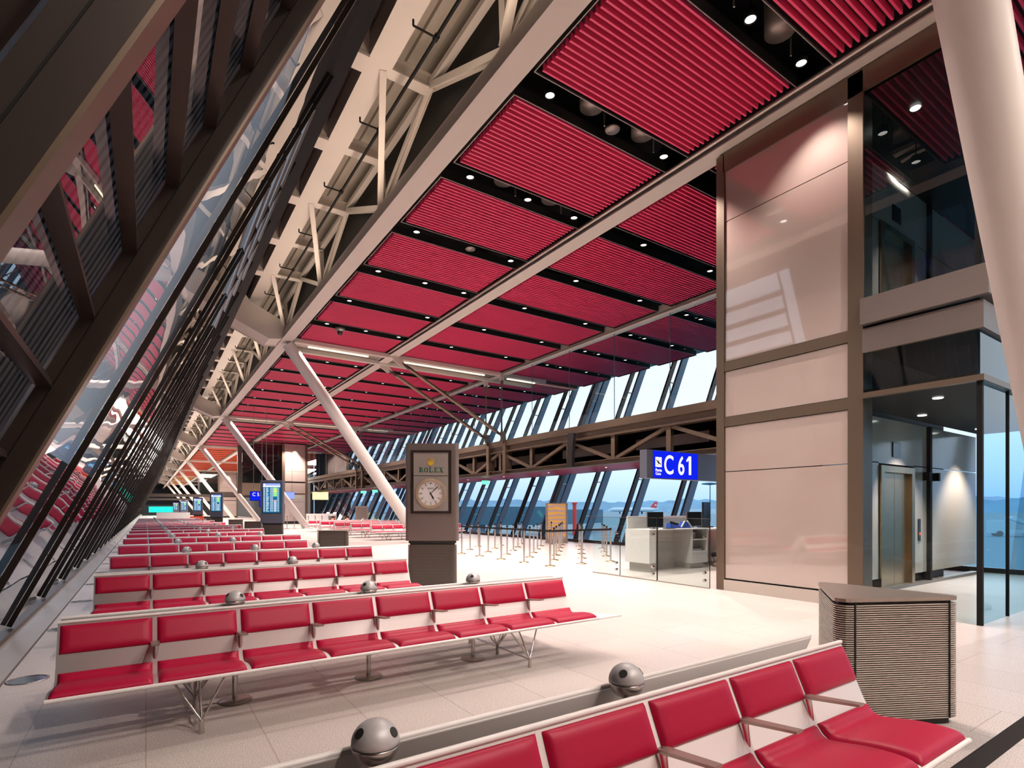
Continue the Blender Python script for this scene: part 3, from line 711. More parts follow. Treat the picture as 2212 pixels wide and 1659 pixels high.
def tbin(x, y, rz, label, group=None, lid=True):
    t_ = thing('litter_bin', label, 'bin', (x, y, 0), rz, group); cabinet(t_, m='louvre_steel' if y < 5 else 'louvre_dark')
    link('top_plate', shared('lou_top', lambda: MB().prism(rtri(1.05, .072, 4), .895, .92), 'brushed'), t_)
    for (a, b_) in ((-.37, -.3), (.37, -.3)):
        link('corner_strip', shared('lou_str', lambda: MB().box(-.004, .004, -.008, .0, .05, .895), 'dark_gap'), t_, loc=(a, b_, 0))
    return t_
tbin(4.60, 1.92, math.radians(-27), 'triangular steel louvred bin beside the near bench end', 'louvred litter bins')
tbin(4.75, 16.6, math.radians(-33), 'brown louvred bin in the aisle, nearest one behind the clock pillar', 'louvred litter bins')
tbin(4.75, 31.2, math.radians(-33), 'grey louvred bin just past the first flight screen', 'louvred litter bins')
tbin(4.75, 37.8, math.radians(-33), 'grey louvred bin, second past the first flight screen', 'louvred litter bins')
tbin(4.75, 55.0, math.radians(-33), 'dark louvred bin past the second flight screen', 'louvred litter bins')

# ------------------------------------------------------------------ kiosks
def kframe(t_, m):
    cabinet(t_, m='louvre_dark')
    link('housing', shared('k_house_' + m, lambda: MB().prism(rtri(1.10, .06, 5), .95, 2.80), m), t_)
    link('neck', shared('k_neck', lambda: MB().prism(rtri(1.0, .06, 5), .90, .95), 'dark_gap'), t_)
FY = -1.10 / (2 * math.sqrt(3)) - .035 + .035 * 1.0
FY = -(1.10 / math.sqrt(3) - .12) * .5 - .06
t_ = thing('clock_pillar', 'grey triangular pillar with a large round clock and green lettering', 'clock pillar', (4.68, 9.68, 0), math.radians(-33))
kframe(t_, 'kiosk_grey')
fy = FY
fr = MB(); zc0, zc1 = 1.47, 2.67; fr.box(-.40, -.345, fy - .012, fy, zc0, zc1); fr.box(.315, .37, fy - .012, fy, zc0, zc1); fr.box(-.345, .315, fy - .012, fy, zc0, zc0 + .045); fr.box(-.345, .315, fy - .012, fy, zc1 - .045, zc1)
fr.obj('recess_frame', 'mullion_brown', t_)
MB().box(-.345, .315, fy - .006, fy, 2.19, 2.625).obj('logo_panel', 'panel_grey', t_)
cp = MB().box(-.345, .315, fy - .006, fy, 1.515, 2.18).obj('clock_panel', 'panel_grey', t_)
fz = fy - .007
MB().box(-.345, .315, fy - .008, fy, 2.181, 2.189).obj('divider_line', 'black', t_)
# crown emblem
cw = MB(); cx, cz = -.02, 2.405
def flat(m, pts, y0=None, d_=.006):
    y1 = fz if y0 is None else y0; m.prism_xz(pts, y1 - d_, y1)
for i, a in enumerate((-34, -17, 0, 17, 34)):
    a = math.radians(a); L = (.088, .108, .115, .108, .088)[i]; bx = cx + (-.032, -.018, 0, .018, .032)[i]
    tx, tz_ = bx + math.sin(a) * L * .8, cz + math.cos(a) * L
    flat(cw, [(bx - .011, cz), (bx + .011, cz), (tx + .002, tz_), (tx - .002, tz_)])
    ca = [(tx + .007 * math.cos(q), tz_ + .008 + .007 * math.sin(q)) for q in [2 * math.pi * k / 10 for k in range(10)]]
    flat(cw, ca)
flat(cw, [(cx + .045 * math.cos(q), cz - .006 + .014 * math.sin(q)) for q in [2 * math.pi * k / 18 for k in range(18)]])
cw.obj('crown_emblem', 'logo_gold', t_)
def serif(m, ch, x, z, h, y0):
    w_ = h * .78; s_ = h * .2; th = h * .09
    def r(a, b_, c, d_): flat(m, [(x + a, z + c), (x + b_, z + c), (x + b_, z + d_), (x + a, z + d_)], y0, .003)
    if ch in 'RLE':
        r(.12 * h, .12 * h + s_, 0, h); r(0, .12 * h + s_ + .1 * h, 0, th); r(0, .12 * h + s_ + .1 * h, h - th, h)
    if ch == 'L': r(.12 * h, w_, 0, th * 1.1); r(w_ - th, w_, 0, h * .3)
    if ch == 'E':
        r(.12 * h, w_, 0, th * 1.1); r(w_ - th, w_, 0, h * .28); r(.12 * h, w_ * .93, h - th * 1.1, h); r(w_ * .93 - th, w_ * .93, h * .74, h); r(.2 * h, w_ * .72, h * .47, h * .47 + th); r(w_ * .66, w_ * .72, h * .38, h * .64)
    if ch in 'RO':
        if ch == 'O': cx_, cz_, ro, rz_, ri, rj = w_ * .52, h * .5, w_ * .52, h * .51, w_ * .31, h * .45
        else: cx_, cz_, ro, rz_, ri, rj = h * .36, h * .73, h * .34, h * .27, h * .17, h * .20
        n = 20
        for k in range(n):
            a, b_ = 2 * math.pi * k / n, 2 * math.pi * (k + 1) / n
            if ch == 'R' and math.cos((a + b_) / 2) < -.15: continue
            flat(m, [(x + cx_ + ri * math.cos(a), z + cz_ + rj * math.sin(a)), (x + cx_ + ro * math.cos(a), z + cz_ + rz_ * math.sin(a)), (x + cx_ + ro * math.cos(b_), z + cz_ + rz_ * math.sin(b_)), (x + cx_ + ri * math.cos(b_), z + cz_ + rj * math.sin(b_))], y0, .003)
    if ch == 'R':
        flat(m, [(x + h * .42, z + h * .5), (x + h * .60, z + h * .5), (x + h * .88, z), (x + h * .66, z)], y0, .003)
    if ch == 'X':
        flat(m, [(x + .06 * h, z + h), (x + .27 * h, z + h), (x + .80 * h, z), (x + .57 * h, z)], y0, .003)
        flat(m, [(x + .06 * h, z), (x + .14 * h, z), (x + .76 * h, z + h), (x + .66 * h, z + h)], y0, .003)
        r(0, .34 * h, h - th, h); r(.5 * h, .86 * h, 0, th); r(0, .26 * h, 0, th); r(.56 * h, .86 * h, h - th, h)
def word(m, s_, xc, z, h, y0):
    adv = h * 1.0; x = xc - adv * len(s_) / 2 + .1 * h
    for c in s_: serif(m, c, x, z, h, y0); x += adv
lt = MB(); word(lt, 'ROLEX', -.015, 2.25, .095, fz); lt.obj('lettering', 'logo_green', t_)
# clock
kx, kz, kr = -.02, 1.85, .285
bz = MB(); n = 60
for k in range(n * 2):
    a, b_ = math.pi * k / n, math.pi * (k + 1) / n; dy = .012 if k % 2 else .026
    bz.prism_xz([(kx + (kr - .055) * math.cos(a), kz + (kr - .055) * math.sin(a)), (kx + kr * math.cos(a), kz + kr * math.sin(a)), (kx + kr * math.cos(b_), kz + kr * math.sin(b_)), (kx + (kr - .055) * math.cos(b_), kz + (kr - .055) * math.sin(b_))], fz - dy, fz)
ck = bz.obj('clock_bezel', 'bezel', t_)
circ = [(kx + (kr - .05) * math.cos(2 * math.pi * k / 48), kz + (kr - .05) * math.sin(2 * math.pi * k / 48)) for k in range(48)]
dl = MB(); flat(dl, circ, fz, .006); dl = dl.obj('dial', 'dial_white', t_)
fd = fz - .007
mk = MB()
for h_ in range(1, 12):
    a = math.pi / 2 - h_ * math.pi / 6; c_, s_ = math.cos(a), math.sin(a)
    for off in (-.008, .008):
        p = [(r_ * c_ - o_ * s_, r_ * s_ + o_ * c_) for r_, o_ in ((.165, off - .0018), (.215, off - .0018), (.215, off + .0018), (.165, off + .0018))]
        flat(mk, [(kx + q[0], kz + q[1]) for q in p], fd, .003)
    for r0 in (.163, .215):
        p = [(r_ * c_ - o_ * s_, r_ * s_ + o_ * c_) for r_, o_ in ((r0, -.0095), (r0 + .0035, -.0095), (r0 + .0035, .0095), (r0, .0095))]
        flat(mk, [(kx + q[0], kz + q[1]) for q in p], fd, .003)
for dx in (-.012, 0, .012): flat(mk, [(kx + dx * .6 - .005, kz + .175), (kx + dx * .6 + .005, kz + .175), (kx + dx * 1.3 + .001, kz + .205), (kx + dx * 1.3 - .001, kz + .205)], fd, .003)
mk.obj('hour_marks', 'logo_green', dl)
wd = MB(); word(wd, 'ROLEX', kx, kz + .085, .024, fd); wd.obj('dial_lettering', 'logo_green', dl)
for nm, ang, L, wdt in (('minute_hand', 8 * 6 - 2, .215, .008), ('hour_hand', 152, .13, .013)):
    a = math.radians(90 - ang); hd = MB(); c_, s_ = math.cos(a), math.sin(a)
    p = [(r_ * c_ - o_ * s_, r_ * s_ + o_ * c_) for r_, o_ in ((-.035, -wdt / 2), (L * .8, -wdt), (L, 0), (L * .8, wdt), (-.035, wdt / 2))]
    flat(hd, [(kx + q[0], kz + q[1]) for q in p], fd - .003, .003); hd.obj(nm, 'black', dl)

def screen(t_, w_=.74, z0=1.40, z1=2.66):
    x0 = -w_ / 2
    MB().box(x0 - .03, x0 + w_ + .03, FY - .006, FY, z0 - .03, z1 + .03).obj('bezel', 'screen_black', t_)
    sc = MB().box(x0, x0 + w_, FY - .010, FY - .006, z0, z1).obj('screen', 'screen_teal', t_)
    y0 = FY - .0105
    h = MB(); flat(h, [(x0, z1 - .10), (x0 + w_, z1 - .10), (x0 + w_, z1), (x0, z1)], y0, .001); h.obj('header_bar', 'screen_blue', sc)
    rowm = MB()
    flat(rowm, [(x0, z1 - .155), (x0 + w_, z1 - .155), (x0 + w_, z1 - .10), (x0, z1 - .10)], y0, .001)
    flat(rowm, [(x0 + .02, z1 - .085), (x0 + .10, z1 - .085), (x0 + .10, z1 - .012), (x0 + .02, z1 - .012)], y0 - .001, .001)
    rr = random.Random(3)
    for k in range(27):
        z = z1 - .19 - k * .0385
        for a, b_ in ((.02, .08), (.13, .13 + .06 + .08 * rr.random()), (.31, .35), (.37, .42), (.62, .67)):
            flat(rowm, [(x0 + a, z - .014), (x0 + b_, z - .014), (x0 + b_, z), (x0 + a, z)], y0, .001)
        if k > 14: flat(rowm, [(x0 + .46, z - .016), (x0 + .58, z - .016), (x0 + .58, z), (x0 + .46, z)], y0, .001)
    rowm.obj('text_rows', 'screen_white', sc)
    g_ = MB(); yl = MB(); pk = MB()
    for k in range(10):
        z = z1 - .185 - k * .0385; m_ = yl if k in (2, 4) else g_
        flat(m_, [(x0 + .44, z - .028), (x0 + .60, z - .028), (x0 + .60, z + .004), (x0 + .44, z + .004)], y0, .001)
    flat(pk, [(x0 + .44, z1 - .19 - 14 * .0385 - .02), (x0 + .60, z1 - .19 - 14 * .0385 - .02), (x0 + .60, z1 - .18 - 14 * .0385), (x0 + .44, z1 - .18 - 14 * .0385)], y0, .001)
    g_.obj('status_green', 'screen_green', sc); yl.obj('status_yellow', 'screen_yellow', sc); pk.obj('status_pink', 'screen_pink', sc)
for i, (x, y) in enumerate(((4.66, 25.4), (4.66, 47.6), (4.75, 67.5), (4.7, 92), (4.7, 118))):
    t_ = thing('flight_screen', 'grey pillar with a lit blue departures board, %s beyond the clock' % ORD[i], 'information screen', (x, y, 0), math.radians(-33 if i < 2 else -25), 'departure board pillars')
    kframe(t_, 'kiosk_blue'); screen(t_)
t_ = thing('poster_pillar', 'triangular pillar with soft yellow striped poster among the belt posts', 'pillar', (15.65, 19.6, 0), math.radians(-33))
MB().prism(rtri(1.1, .06, 5), 0, 1.83).obj('housing', 'brushed', t_); MB().box(-.40, .40, FY - .012, FY, .22, 1.78).obj('poster', 'art_yellow', t_)
t_ = thing('blank_pillar', 'plain grey triangular pillar beyond the far benches', 'pillar', (14.3, 42.5, 0), math.radians(-33))
MB().prism(rtri(1.1, .06, 5), 0, 1.8).obj('housing', 'brushed', t_); MB().box(-.40, .40, FY - .012, FY, .2, 1.7).obj('face_plate', 'kiosk_grey', t_)

# ------------------------------------------------------------------ queue posts
posts = [(9.11, 16.65), (10.27, 18.11), (11.45, 19.5), (9.12, 15.45), (10.27, 16.78), (11.43, 18.17), (9.12, 14.13), (12.62, 19.6), (10.27, 15.54), (11.43, 16.87), (12.6, 18.27), (13.85, 19.79), (9.12, 12.91), (10.27, 14.22), (11.43, 15.58), (12.58, 16.91), (13.82, 18.32), (14.9, 19.0), (9.12, 11.68), (10.3, 13.0), (11.43, 14.3), (12.58, 15.58), (13.8, 17.0), (14.95, 18.3), (10.27, 11.7), (11.43, 13.0), (12.58, 14.33), (13.8, 15.75), (15.0, 17.24), (14.9, 15.76), (13.74, 14.43), (12.59, 13.11), (11.41, 11.71)]
cols = {}
for i, (x, y) in enumerate(posts): cols.setdefault(round((x - 9.12) / 1.16), []).append((y, x))
def post_mesh(): return MB().tube((0, 0, .03), (0, 0, .93), .028, n=14)
def post_base(): return MB().lathe([(0, 0), (.15, 0), (.15, .012), (.05, .035), (.03, .04)], 24)
def post_cap(): return MB().tube((0, 0, .93), (0, 0, 1.0), .034, n=14)
def qpost(x, y, label, belt_to=None, group='belt barrier posts'):
    t_ = thing('barrier_post', label, 'barrier post', (x, y, 0), 0, group)
    link('base', shared('q_b', post_base, 'lift_gold'), t_); link('pole', shared('q_p', post_mesh, 'chrome'), t_); link('cap', shared('q_c', post_cap, 'black_gloss'), t_)
    if belt_to:
        dx, dy = belt_to[0] - x, belt_to[1] - y; l = math.hypot(dx, dy); ux, uy = dx / l * .04, dy / l * .04
        MB().bar((ux, uy, .955), (dx - ux, dy - uy, .955), .004, .055).obj('belt', 'black', t_)
    return t_
for c_, lst in cols.items():
    lst.sort()
    for k, (y, x) in enumerate(lst):
        bt = (lst[k + 1][1], lst[k + 1][0]) if (k + 1 < len(lst) and c_ in (0,)) else None
        if c_ == 0 and k == 0: pass
        if c_ == 1 and k == 0: bt = (9.12, 11.68)
        if c_ == 2 and k == 0: bt = (10.27, 11.7)
        qpost(x, y, 'slim steel belt post, %s from the viewer in the %s line from the aisle' % (ORD[k], ORD[c_]), bt)
# near belt crossing the bottom right corner
qpost(3.35, .45, 'dark belt post hidden past the lower right corner holding the near black belt', (1.35, .45), 'near belt posts')
qpost(1.30, .44, 'dark belt post below the lower right corner at the near belt end', None, 'near belt posts')

# ------------------------------------------------------------------ gate: glass rail, desk, sign
for i, (y0, y1) in enumerate(((6.62, 7.9), (7.93, 9.0), (9.03, 9.95))):
    t_ = thing('glass_barrier', 'clear waist-high glass barrier beside the gate desk, %s pane from the tower' % ORD[i], 'glass barrier', (9.1, 0, 0), 0, 'glass barriers at the gate')
    MB().box(-.006, .006, y0, y1, .02, 1.36).obj('glass_pane', 'glass_clear', t_)
    MB().box(-.008, .008, y0, y1, 1.36, 1.368).obj('top_edge', 'chrome', t_)
    MB().box(-.012, .012, y0, y1, 0, .02).obj('floor_track', 'steel', t_)
    w_s = .009 if i == 1 else .002
    MB().box(-.010, .010, y0 - w_s, y0 + w_s, 0.02, 1.36).obj('end_seam', 'black', t_)
    hz = MB()
    for z in (.15, .3, 1.0): hz.tube((-.03, y0 + .12, z), (.03, y0 + .12, z), .03, n=10)
    hz.obj('glass_clamp', 'chrome', t_)
t_ = thing('gate_desk', 'white double gate desk with screens on top behind the glass', 'desk', (0, 0, 0))
ct = MB().box(10.2, 12.55, 9.1, 9.85, 1.02, 1.05).obj('counter_top', 'desk_white', t_)
MB().box(10.2, 12.55, 9.85, 9.9, .22, 1.37).obj('back_panel', 'desk_white', t_)
MB().box(10.16, 10.2, 9.1, 9.9, .22, 1.37 - .32).obj('end_panel', 'desk_white', t_)
MB().box(10.2, 10.42, 9.12, 9.84, .22, 1.02).obj('drawer_block', 'desk_white', t_)
MB().box(10.25, 10.42, 9.14, 9.84, 0, .22).obj('plinth', 'desk_plinth', t_)
MB().box(10.42, 12.55, 9.70, 9.84, 0, 1.02).obj('modesty_panel', 'desk_white', t_)
sh = MB(); sh.box(11.80, 11.83, 9.12, 9.7, .14, 1.02); sh.box(12.42, 12.45, 9.12, 9.7, .14, 1.02)
for z in (.14, .42, .74): sh.box(11.83, 12.42, 9.12, 9.7, z, z + .03)
sh.box(11.83, 12.42, 9.13, 9.16, .17, .42); sh.obj('shelf_unit', 'desk_white', t_)
MB().box(11.82, 12.35, 9.2, 9.7, 0, .14).obj('plinth', 'desk_plinth', t_)
MB().box(12.6, 14.4, 9.2, 9.9, .98, 1.02).obj('counter_top', 'desk_white', t_)
MB().box(12.6, 14.4, 9.55, 9.9, .2, .98).obj('modesty_panel', 'desk_white', t_)
MB().box(13.1, 14.4, 9.25, 9.55, .2, .98).obj('drawer_block', 'desk_white', t_)
MB().box(13.1, 14.3, 9.3, 9.85, 0, .2).obj('plinth', 'desk_plinth', t_)
MB().box(12.95, 13.05, 9.195, 9.2, .87, .97).obj('alarm_button', 'red_glow', t_)
for x, lab in ((10.55, 'black monitor on the gate desk, nearer the aisle end'), (12.1, 'black monitor on the gate desk, nearer the lift tower')):
    m_ = thing('monitor', lab, 'monitor', (x, 9.5, 1.05), math.radians(-14), 'gate desk monitors')
    MB().box(0, .46, 0, .04, .05, .42).obj('display', 'screen_black', m_); MB().box(-.01, .47, .005, .045, .04, .43).obj('casing', 'kiosk_grey', m_)
    MB().box(.15, .31, -.03, .15, 0, .012).box(.21, .25, .045, .07, .012, .3).obj('stand', 'kiosk_grey', m_)
m_ = thing('telephone', 'black and blue desk telephone between the two monitors', 'telephone', (11.35, 9.45, 1.05), -.3)
MB().prism_xz([(0, 0), (.34, 0), (.30, .05), (.02, .13)], 0, .2).obj('base', 'blue_phone', m_); MB().bar((.02, .03, .16), (.25, .03, .10), .05, .05).obj('handset', 'black', m_)
m_ = thing('card_reader', 'white and blue document reader beside the telephone', 'reader', (11.72, 9.4, 1.05), -.3)
MB().prism_xz([(0, 0), (.3, 0), (.16, .17), (.1, .17)], 0, .2).obj('casing', 'blue_phone', m_); MB().bar((0, -.01, .03), (.1, -.01, .19), .02, .05, up=(0, 1, 0)).bar((.3, -.01, .03), (.18, -.01, .19), .02, .05, up=(0, 1, 0)).obj('side_rail', 'paper', m_)
tag(MB().box(10.95, 11.25, 9.2, 9.36, 1.05, 1.07).obj('keyboard', 'black'), 'black keyboard on the gate desk before the monitor', 'keyboard')
tag(MB().box(12.5, 12.95, 9.3, 9.5, 1.05, 1.08).obj('printer', 'black'), 'flat black device at the right end of the gate desk', 'printer')
tag(MB().box(11.9, 12.3, 9.2, 9.55, .45, .50).obj('paper_stack', 'paper'), 'white papers lying in the open lower desk shelf', 'paper')
tag(MB().box(11.87, 12.1, 9.25, 9.5, .77, .95).obj('file_box', 'kiosk_grey'), 'grey file box in the upper desk shelf', 'box')
t_ = thing('waste_basket', 'clear-lined waste basket under the right part of the gate desk', 'bin', (12.78, 9.05, 0))
MB().lathe([(0, .01), (.12, .01), (.16, .34), (.15, .34), (.115, .02)], 20).obj('basket', 'steel', t_)
MB().lathe([(.165, .28), (.172, .35), (.15, .37)], 20).obj('liner', 'black_gloss', t_)
tag(MB().box(12.95, 13.25, 9.62, 9.68, 1.02, 1.75).obj('info_display', 'screen_black'), 'tall dark display standing behind the gate desk by the bronze post', 'screen')
# gate sign
t_ = thing('gate_sign', 'blue lit gate sign with white C 61 and aircraft symbol', 'sign', (0, 9.0, 0))
MB().box(9.96, 13.35, 0, .22, 2.30, 2.99).obj('housing', 'kiosk_blue', t_)
MB().box(10.18, 11.86, -.012, 0, 2.315, 2.975).obj('blue_face', 'sign_blue', t_)
def text(s_, x, z, size, y, par, m_='sign_pale', name='lettering', off=0., sx=1.):
    cu = bpy.data.curves.new(name, 'FONT'); cu.body = s_; cu.size = size; cu.extrude = .001; cu.offset = off; cu.materials.append(M[m_])
    tmp = bpy.data.objects.new('tmp', cu); C.objects.link(tmp); dg = bpy.context.evaluated_depsgraph_get(); me_ = bpy.data.meshes.new_from_object(tmp.evaluated_get(dg)); bpy.data.objects.remove(tmp)
    o = link(name, me_, par, loc=(x, y, z)); o.rotation_euler = (math.pi / 2, 0, 0); o.scale = (sx, 1, 1); return o
text('C 6', 10.55, 2.425, .66, -.014, t_, off=.008, sx=.80)
text('Porte', 10.25, 2.47, .10, -.014, t_, off=.002); text('Gate', 10.25, 2.385, .10, -.014, t_, off=.0)
pc = MB().box(10.25, 10.47, -.016, -.012, 2.58, 2.82).obj('pictogram', 'sign_pale', t_)
pl = MB(); flat(pl, [(10.27, 2.75), (10.29, 2.76), (10.33, 2.72), (10.44, 2.66), (10.45, 2.635), (10.42, 2.64), (10.31, 2.69)], -.016, .002); flat(pl, [(10.35, 2.70), (10.38, 2.69), (10.37, 2.76), (10.355, 2.77)], -.016, .002); flat(pl, [(10.36, 2.69), (10.38, 2.68), (10.33, 2.62), (10.32, 2.63)], -.016, .002); flat(pl, [(10.37, 2.60), (10.45, 2.60), (10.45, 2.607), (10.37, 2.607)], -.016, .002)
pl.obj('aircraft_symbol', 'black', pc)
MB().box(13.2, 13.35, .02, .2, 0, 2.30).obj('support_post', 'bronze', t_)
MB().box(11.50, 11.59, -.016, -.012, 2.425, 2.90).obj('lettering', 'sign_pale', t_)
MB().prism_xz([(11.40, 2.79), (11.42, 2.75), (11.50, 2.80), (11.50, 2.90)], -.016, -.012).obj('lettering', 'sign_pale', t_)

# ------------------------------------------------------------------ floor uplights
for k in range(12):
    t_ = thing('floor_uplight', 'round dark floor light along the slanted glass wall, %s away' % ORD[k], 'floor light', (-.89, 6.55 + PITCH * k * .93, .001), 0, 'floor lights by the glass wall')
    MB().lathe([(.155, 0), (.155, .004), (.135, .005), (.135, .002)], 28).obj('ring', 'chrome', t_); MB().lathe([(.135, .002), (0, .002)], 28).obj('lens', 'black_gloss', t_)
# ------------------------------------------------------------------ far interior
for q, (ty, x0, x1) in enumerate(((60., 11.8, 14.1), (112., 11.0, 14.0))):
    t_ = thing('far_lift_tower', 'distant beige lift tower with lit top, %s down the hall' % ORD[q], 'lift tower', (0, ty, 0), 0, 'distant lift towers')
    for z0, z1 in ((0.3, 2.3), (2.32, 3.1), (3.2, 4.3), (4.45, 5.5), (5.52, 8.35)): MB().box(x0 + .15, x1 - .1, 0, .08, z0, z1).obj('cladding_panel', 'wall_panel', t_)
    MB().box(x0 - .1, x0 + .15, -.05, .3, 0, 8.4).obj('corner_post', 'bronze', t_); MB().box(x1 - .1, x1 + .15, -.05, .3, 0, 8.4).obj('corner_post', 'bronze', t_)
    MB().box(x0 - .1, x1 + .1, .1, 4, 0, 8.4).obj('shaft', 'dark_gap', t_)
    MB().box(8.0, x0 - .1, .2, .3, 3.0, 4.2).box(8.0, x0 - .1, .2, .3, 8.2, 8.4).obj('bridge_fascia', 'bronze', t_)
    MB().box(8.0, x0 - .1, .22, .26, 4.2, 8.2).obj('glass_front', 'glass_smoke', t_)
    MB().box(8.0, x0 - .1, 3.5, 3.8, 3.2, 8.3).obj('back_wall', 'ledge', t_)
    lamp('tower_wash', 'SPOT', ((x0 + x1) / 2, ty - .5, 8.25), 260, spot_size=1.0, spot_blend=.5, shadow_soft_size=.05, rot=(math.radians(12), 0, 0))
for i, y in enumerate((85., 100., 140.)):
    t_ = thing('foot_bridge', 'dark brown footbridge crossing the hall far away, %s one' % ORD[i], 'bridge', (0, y, 0), 0, 'far footbridges')
    z = 3.5 + .0 * i
    MB().box(-.2 if i else 7.4, 17, -.2, .2, z, z + .45).obj('girder', 'mullion_brown', t_)
tag(MB().box(-.8, 17, 160, 160.2, 0, 2.6).obj('service_counter', 'night_wall'), 'dark frontage closing the far end of the hall', 'counter')
tag(MB().box(.6, 6.4, 159.8, 159.9, .8, 2.2).obj('light_panel', 'teal_glow'), 'long green glowing panel at the far end of the hall', 'light panel')
t_ = thing('escalator_parapet', 'pale parapet with glass around the far stairwell behind the last benches', 'parapet', (0, 0, 0))
MB().box(.8, 3.4, 58.5, 58.8, 0, 1.25).obj('parapet', 'desk_white', t_); MB().box(-1.0, .8, 58.5, 58.54, 0, 1.2).obj('glass_front', 'glass_clear', t_)
for i, (x, y) in enumerate(((2.4, 66), (2.4, 69), (2.4, 72))):
    o = link('sofa', shared('osofa', lambda: MB().box(0, 3.2, 0, .5, .3, .78).box(.1, 3.1, -.5, 0, .25, .45).box(.2, 3.0, -.4, .4, 0, .25), 'slat_orange'), loc=(x, y, 0)); tag(o, 'orange bench seat far down the hall, %s' % ORD[i], 'bench', 'orange far seats')
# hanging signs
def hsign(x0, x1, y, z0, z1, m_, label, txt=None):
    t_ = thing('hanging_sign', label, 'sign', (0, y, 0)); MB().box(x0, x1, 0, .12, z0, z1).obj('sign_face', m_, t_); MB().box(x0 - .03, x1 + .03, .12, .18, z0 - .03, z1 + .03).obj('casing', 'black', t_)
    for x in (x0 + .2, x1 - .2): MB().tube((x, .1, z1), (x, .1, 8.5), .015, n=6).obj('hanger', 'steel', t_)
    if txt: text(txt, x0 + .1, z0 + (z1 - z0) * .5, (z1 - z0) * .55, -.01, t_, 'sign_pale', sx=.9)
    return t_
hsign(5.9, 7.1, 40.5, 2.15, 2.75, 'sign_blue', 'purple-blue hanging gate direction sign in the middle distance', 'C 51 - 56')
hsign(7.75, 9.0, 48.6, 1.75, 2.35, 'sign_blue', 'blue hanging sign partly behind the first departures pillar')
hsign(14.4, 16.0, 58.5, 2.55, 3.35, 'yellow_glow', 'bright yellow and white lit hanging sign beside the distant tower')
hsign(11.5, 12.6, 58.5, 2.6, 3.3, 'screen_blue', 'pale blue lit sign at foot of the distant tower')
for i, (x, y) in enumerate(((16.0, 26.8), (16.0, 45), (16.0, 48))):
    t_ = thing('exit_sign', 'small green lit exit sign under the truss soffit, %s away' % ORD[i], 'exit sign', (x, y, 0), 0, 'exit signs'); MB().box(0, .45, 0, .06, 2.98, 3.2).obj('sign_face', 'exit_green', t_); MB().tube((.22, .03, 3.2), (.22, .03, 3.34), .015, n=6).obj('stem', 'steel', t_)
t_ = thing('hanging_display', 'slim black display clamped upright on the brown truss', 'screen', (14.9, 17.6, 0)); MB().bar((0, 0, 4.75), (0, .1, 3.35), .14, .36).obj('display', 'black_gloss', t_); MB().box(.03, .2, -.05, .1, 4.0, 4.1).obj('clamp', 'steel', t_)
# far gate automat lights & white counter walls
tag(MB().box(11.8, 14.4, 50, 50.3, 0, 1.15).obj('low_wall', 'desk_white'), 'low white wall below the distant tower', 'wall panel')
for i in range(9):
    qpost(8.9 + .55 * i, 46.5, 'slim belt post beyond the far benches, %s from the aisle' % ORD[i], None, 'distant belt posts')
for i, x in enumerate((12.3, 13.4)):
    t_ = thing('boarding_gate', 'boarding reader with red glow beyond the far benches, %s' % ('nearer the aisle', 'farther right')[i], 'ticket gate', (x, 44.0, 0), 0, 'boarding readers'); MB().box(0, .25, 0, .8, 0, 1.0).obj('cabinet', 'mullion_brown', t_); MB().box(.05, .2, -.02, 0, .7, .85).obj('light', 'red_glow', t_)
# ------------------------------------------------------------------ outdoors
GZ = -2.8
struct(MB().box(-400, 2500, -600, 3000, GZ - .3, GZ).obj('ground', 'apron'))
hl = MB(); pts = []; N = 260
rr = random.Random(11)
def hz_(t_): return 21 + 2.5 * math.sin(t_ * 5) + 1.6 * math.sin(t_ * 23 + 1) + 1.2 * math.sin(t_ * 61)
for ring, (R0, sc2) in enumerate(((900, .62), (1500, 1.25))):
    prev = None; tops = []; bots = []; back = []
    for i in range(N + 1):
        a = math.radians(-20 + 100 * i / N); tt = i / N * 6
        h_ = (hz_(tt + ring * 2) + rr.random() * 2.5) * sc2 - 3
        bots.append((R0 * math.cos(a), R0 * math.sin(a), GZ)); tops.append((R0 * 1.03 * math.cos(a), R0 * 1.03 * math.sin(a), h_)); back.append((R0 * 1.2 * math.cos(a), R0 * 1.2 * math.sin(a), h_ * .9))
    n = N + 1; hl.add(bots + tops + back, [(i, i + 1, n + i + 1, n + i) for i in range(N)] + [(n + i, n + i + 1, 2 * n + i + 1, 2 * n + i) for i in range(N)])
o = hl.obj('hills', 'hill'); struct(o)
t_ = thing('jet_bridge', 'teal passenger boarding bridge outside the right glass wall', 'jet bridge', (0, 0, 0))
MB().bar((43, 86, .4), (60, 74.5, .4), 3., 3.2).obj('tunnel', 'teal_build', t_); MB().bar((60, 74.5, .2), (74, 80, .2), 3, 2.6).obj('tunnel', 'teal_build', t_)
MB().box(48, 49, 81, 82, GZ, -1.0).box(66, 67, 76.5, 77.5, GZ, -1.0).obj('leg', 'teal_build', t_)
for i, (x, y) in enumerate(((59, 69), (43, 82.5))):
    t_ = thing('red_bollard_mast', 'tall red mast beside the boarding bridge, %s' % ('closer to the gate desk', 'near the striped poster pillar')[i], 'mast', (x, y, GZ), 0, 'red masts'); MB().tube((0, 0, 0), (0, 0, 5.2), .32, n=12).obj('mast', 'pole_red', t_); MB().tube((0, 0, 5.2), (0, 0, 5.5), .45, n=12).obj('cap', 'pole_red', t_)
t_ = thing('airliner', 'distant airliner with red tail fin bearing a white cross', 'aircraft', (385, 344, 0), math.radians(-35))
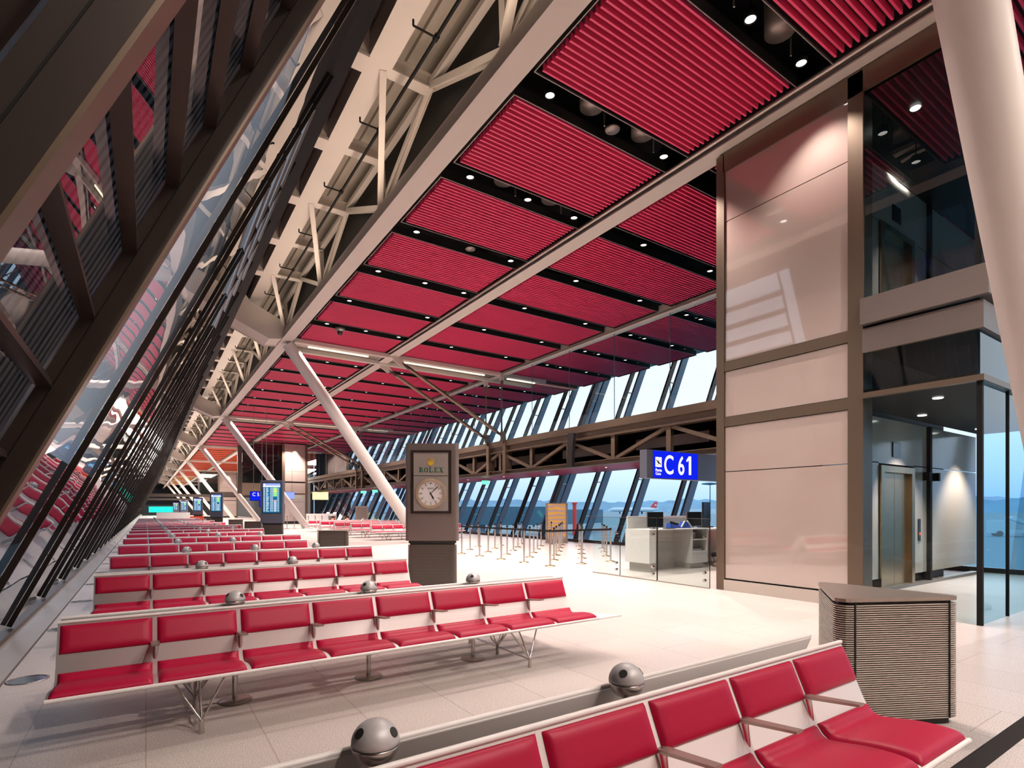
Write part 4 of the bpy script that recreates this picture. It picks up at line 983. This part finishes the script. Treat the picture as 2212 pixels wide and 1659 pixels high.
MB().tube((2, 0, 1.2), (-34, 0, 1.2), 1.9, n=16).tube((2, 0, 1.2), (8, 0, 1.8), 1.9, .4, n=16).tube((-34, 0, 1.2), (-38, 0, .6), 1.9, .3, n=16).obj('fuselage', 'truck_white', t_)
tf = MB().prism_xz([(-.5, 2.6), (6.0, 2.6), (6.9, 8.3), (4.2, 8.3)], -.15, .15).obj('tail_fin', 'tail_red', t_)
MB().prism_xz([(4.0, 5.1), (6.1, 5.1), (6.1, 5.8), (4.0, 5.8)], -.2, .2).prism_xz([(4.7, 4.4), (5.4, 4.4), (5.4, 6.5), (4.7, 6.5)], -.2, .2).obj('cross_emblem', 'paper', tf)
MB().box(-18, -10, -14, 14, .3, .6).obj('wing', 'truck_white', t_)
MB().box(-8, -7, -1, 1, GZ, -.6).box(-28, -27.4, -1, 1, GZ, -.6).obj('landing_gear', 'black', t_)
t_ = thing('stair_truck', 'pale passenger stair truck on the apron seen through lobby glass', 'truck', (115, 27, GZ), math.radians(-58))
MB().box(-3.4, 3.8, -1, 1, .5, 1.0).obj('chassis', 'truck_white', t_); MB().box(-3.4, -1.2, -1, 1, 1.0, 2.6).obj('cab', 'truck_white', t_)
MB().prism_xz([(-1.2, 2.9), (-.4, 3.2), (4.6, 1.0), (4.2, .6)], -.9, .9).obj('stairway', 'truck_white', t_)
for x in (-2.3, 1.8): MB().tube((x, -1.1, .45), (x, 1.1, .45), .45, n=16).obj('wheel', 'black', t_)
t_ = thing('lamp_mast', 'tall apron floodlight mast seen beside the gate sign', 'mast', (172, 125, GZ))
MB().tube((0, 0, 0), (0, 0, 13.2), .25, .15, n=10).obj('pole', 'teal_build', t_); MB().lathe([(0, 13.2), (3., 13.5), (3., 13.9), (0, 14.2)], 12).obj('lamp_head', 'teal_build', t_)
for i, (x, y, sz) in enumerate(((300, 330, 10), (420, 300, 14), (520, 180, 16), (600, 90, 14), (250, 420, 12))):
    tag(MB().box(x, x + 6, y, y + sz * 2, GZ, GZ + 3.5 + i % 3).obj('hangar', 'truck_white'), 'small pale building across the airfield, %s of five' % ORD[i], 'building', 'airfield buildings')
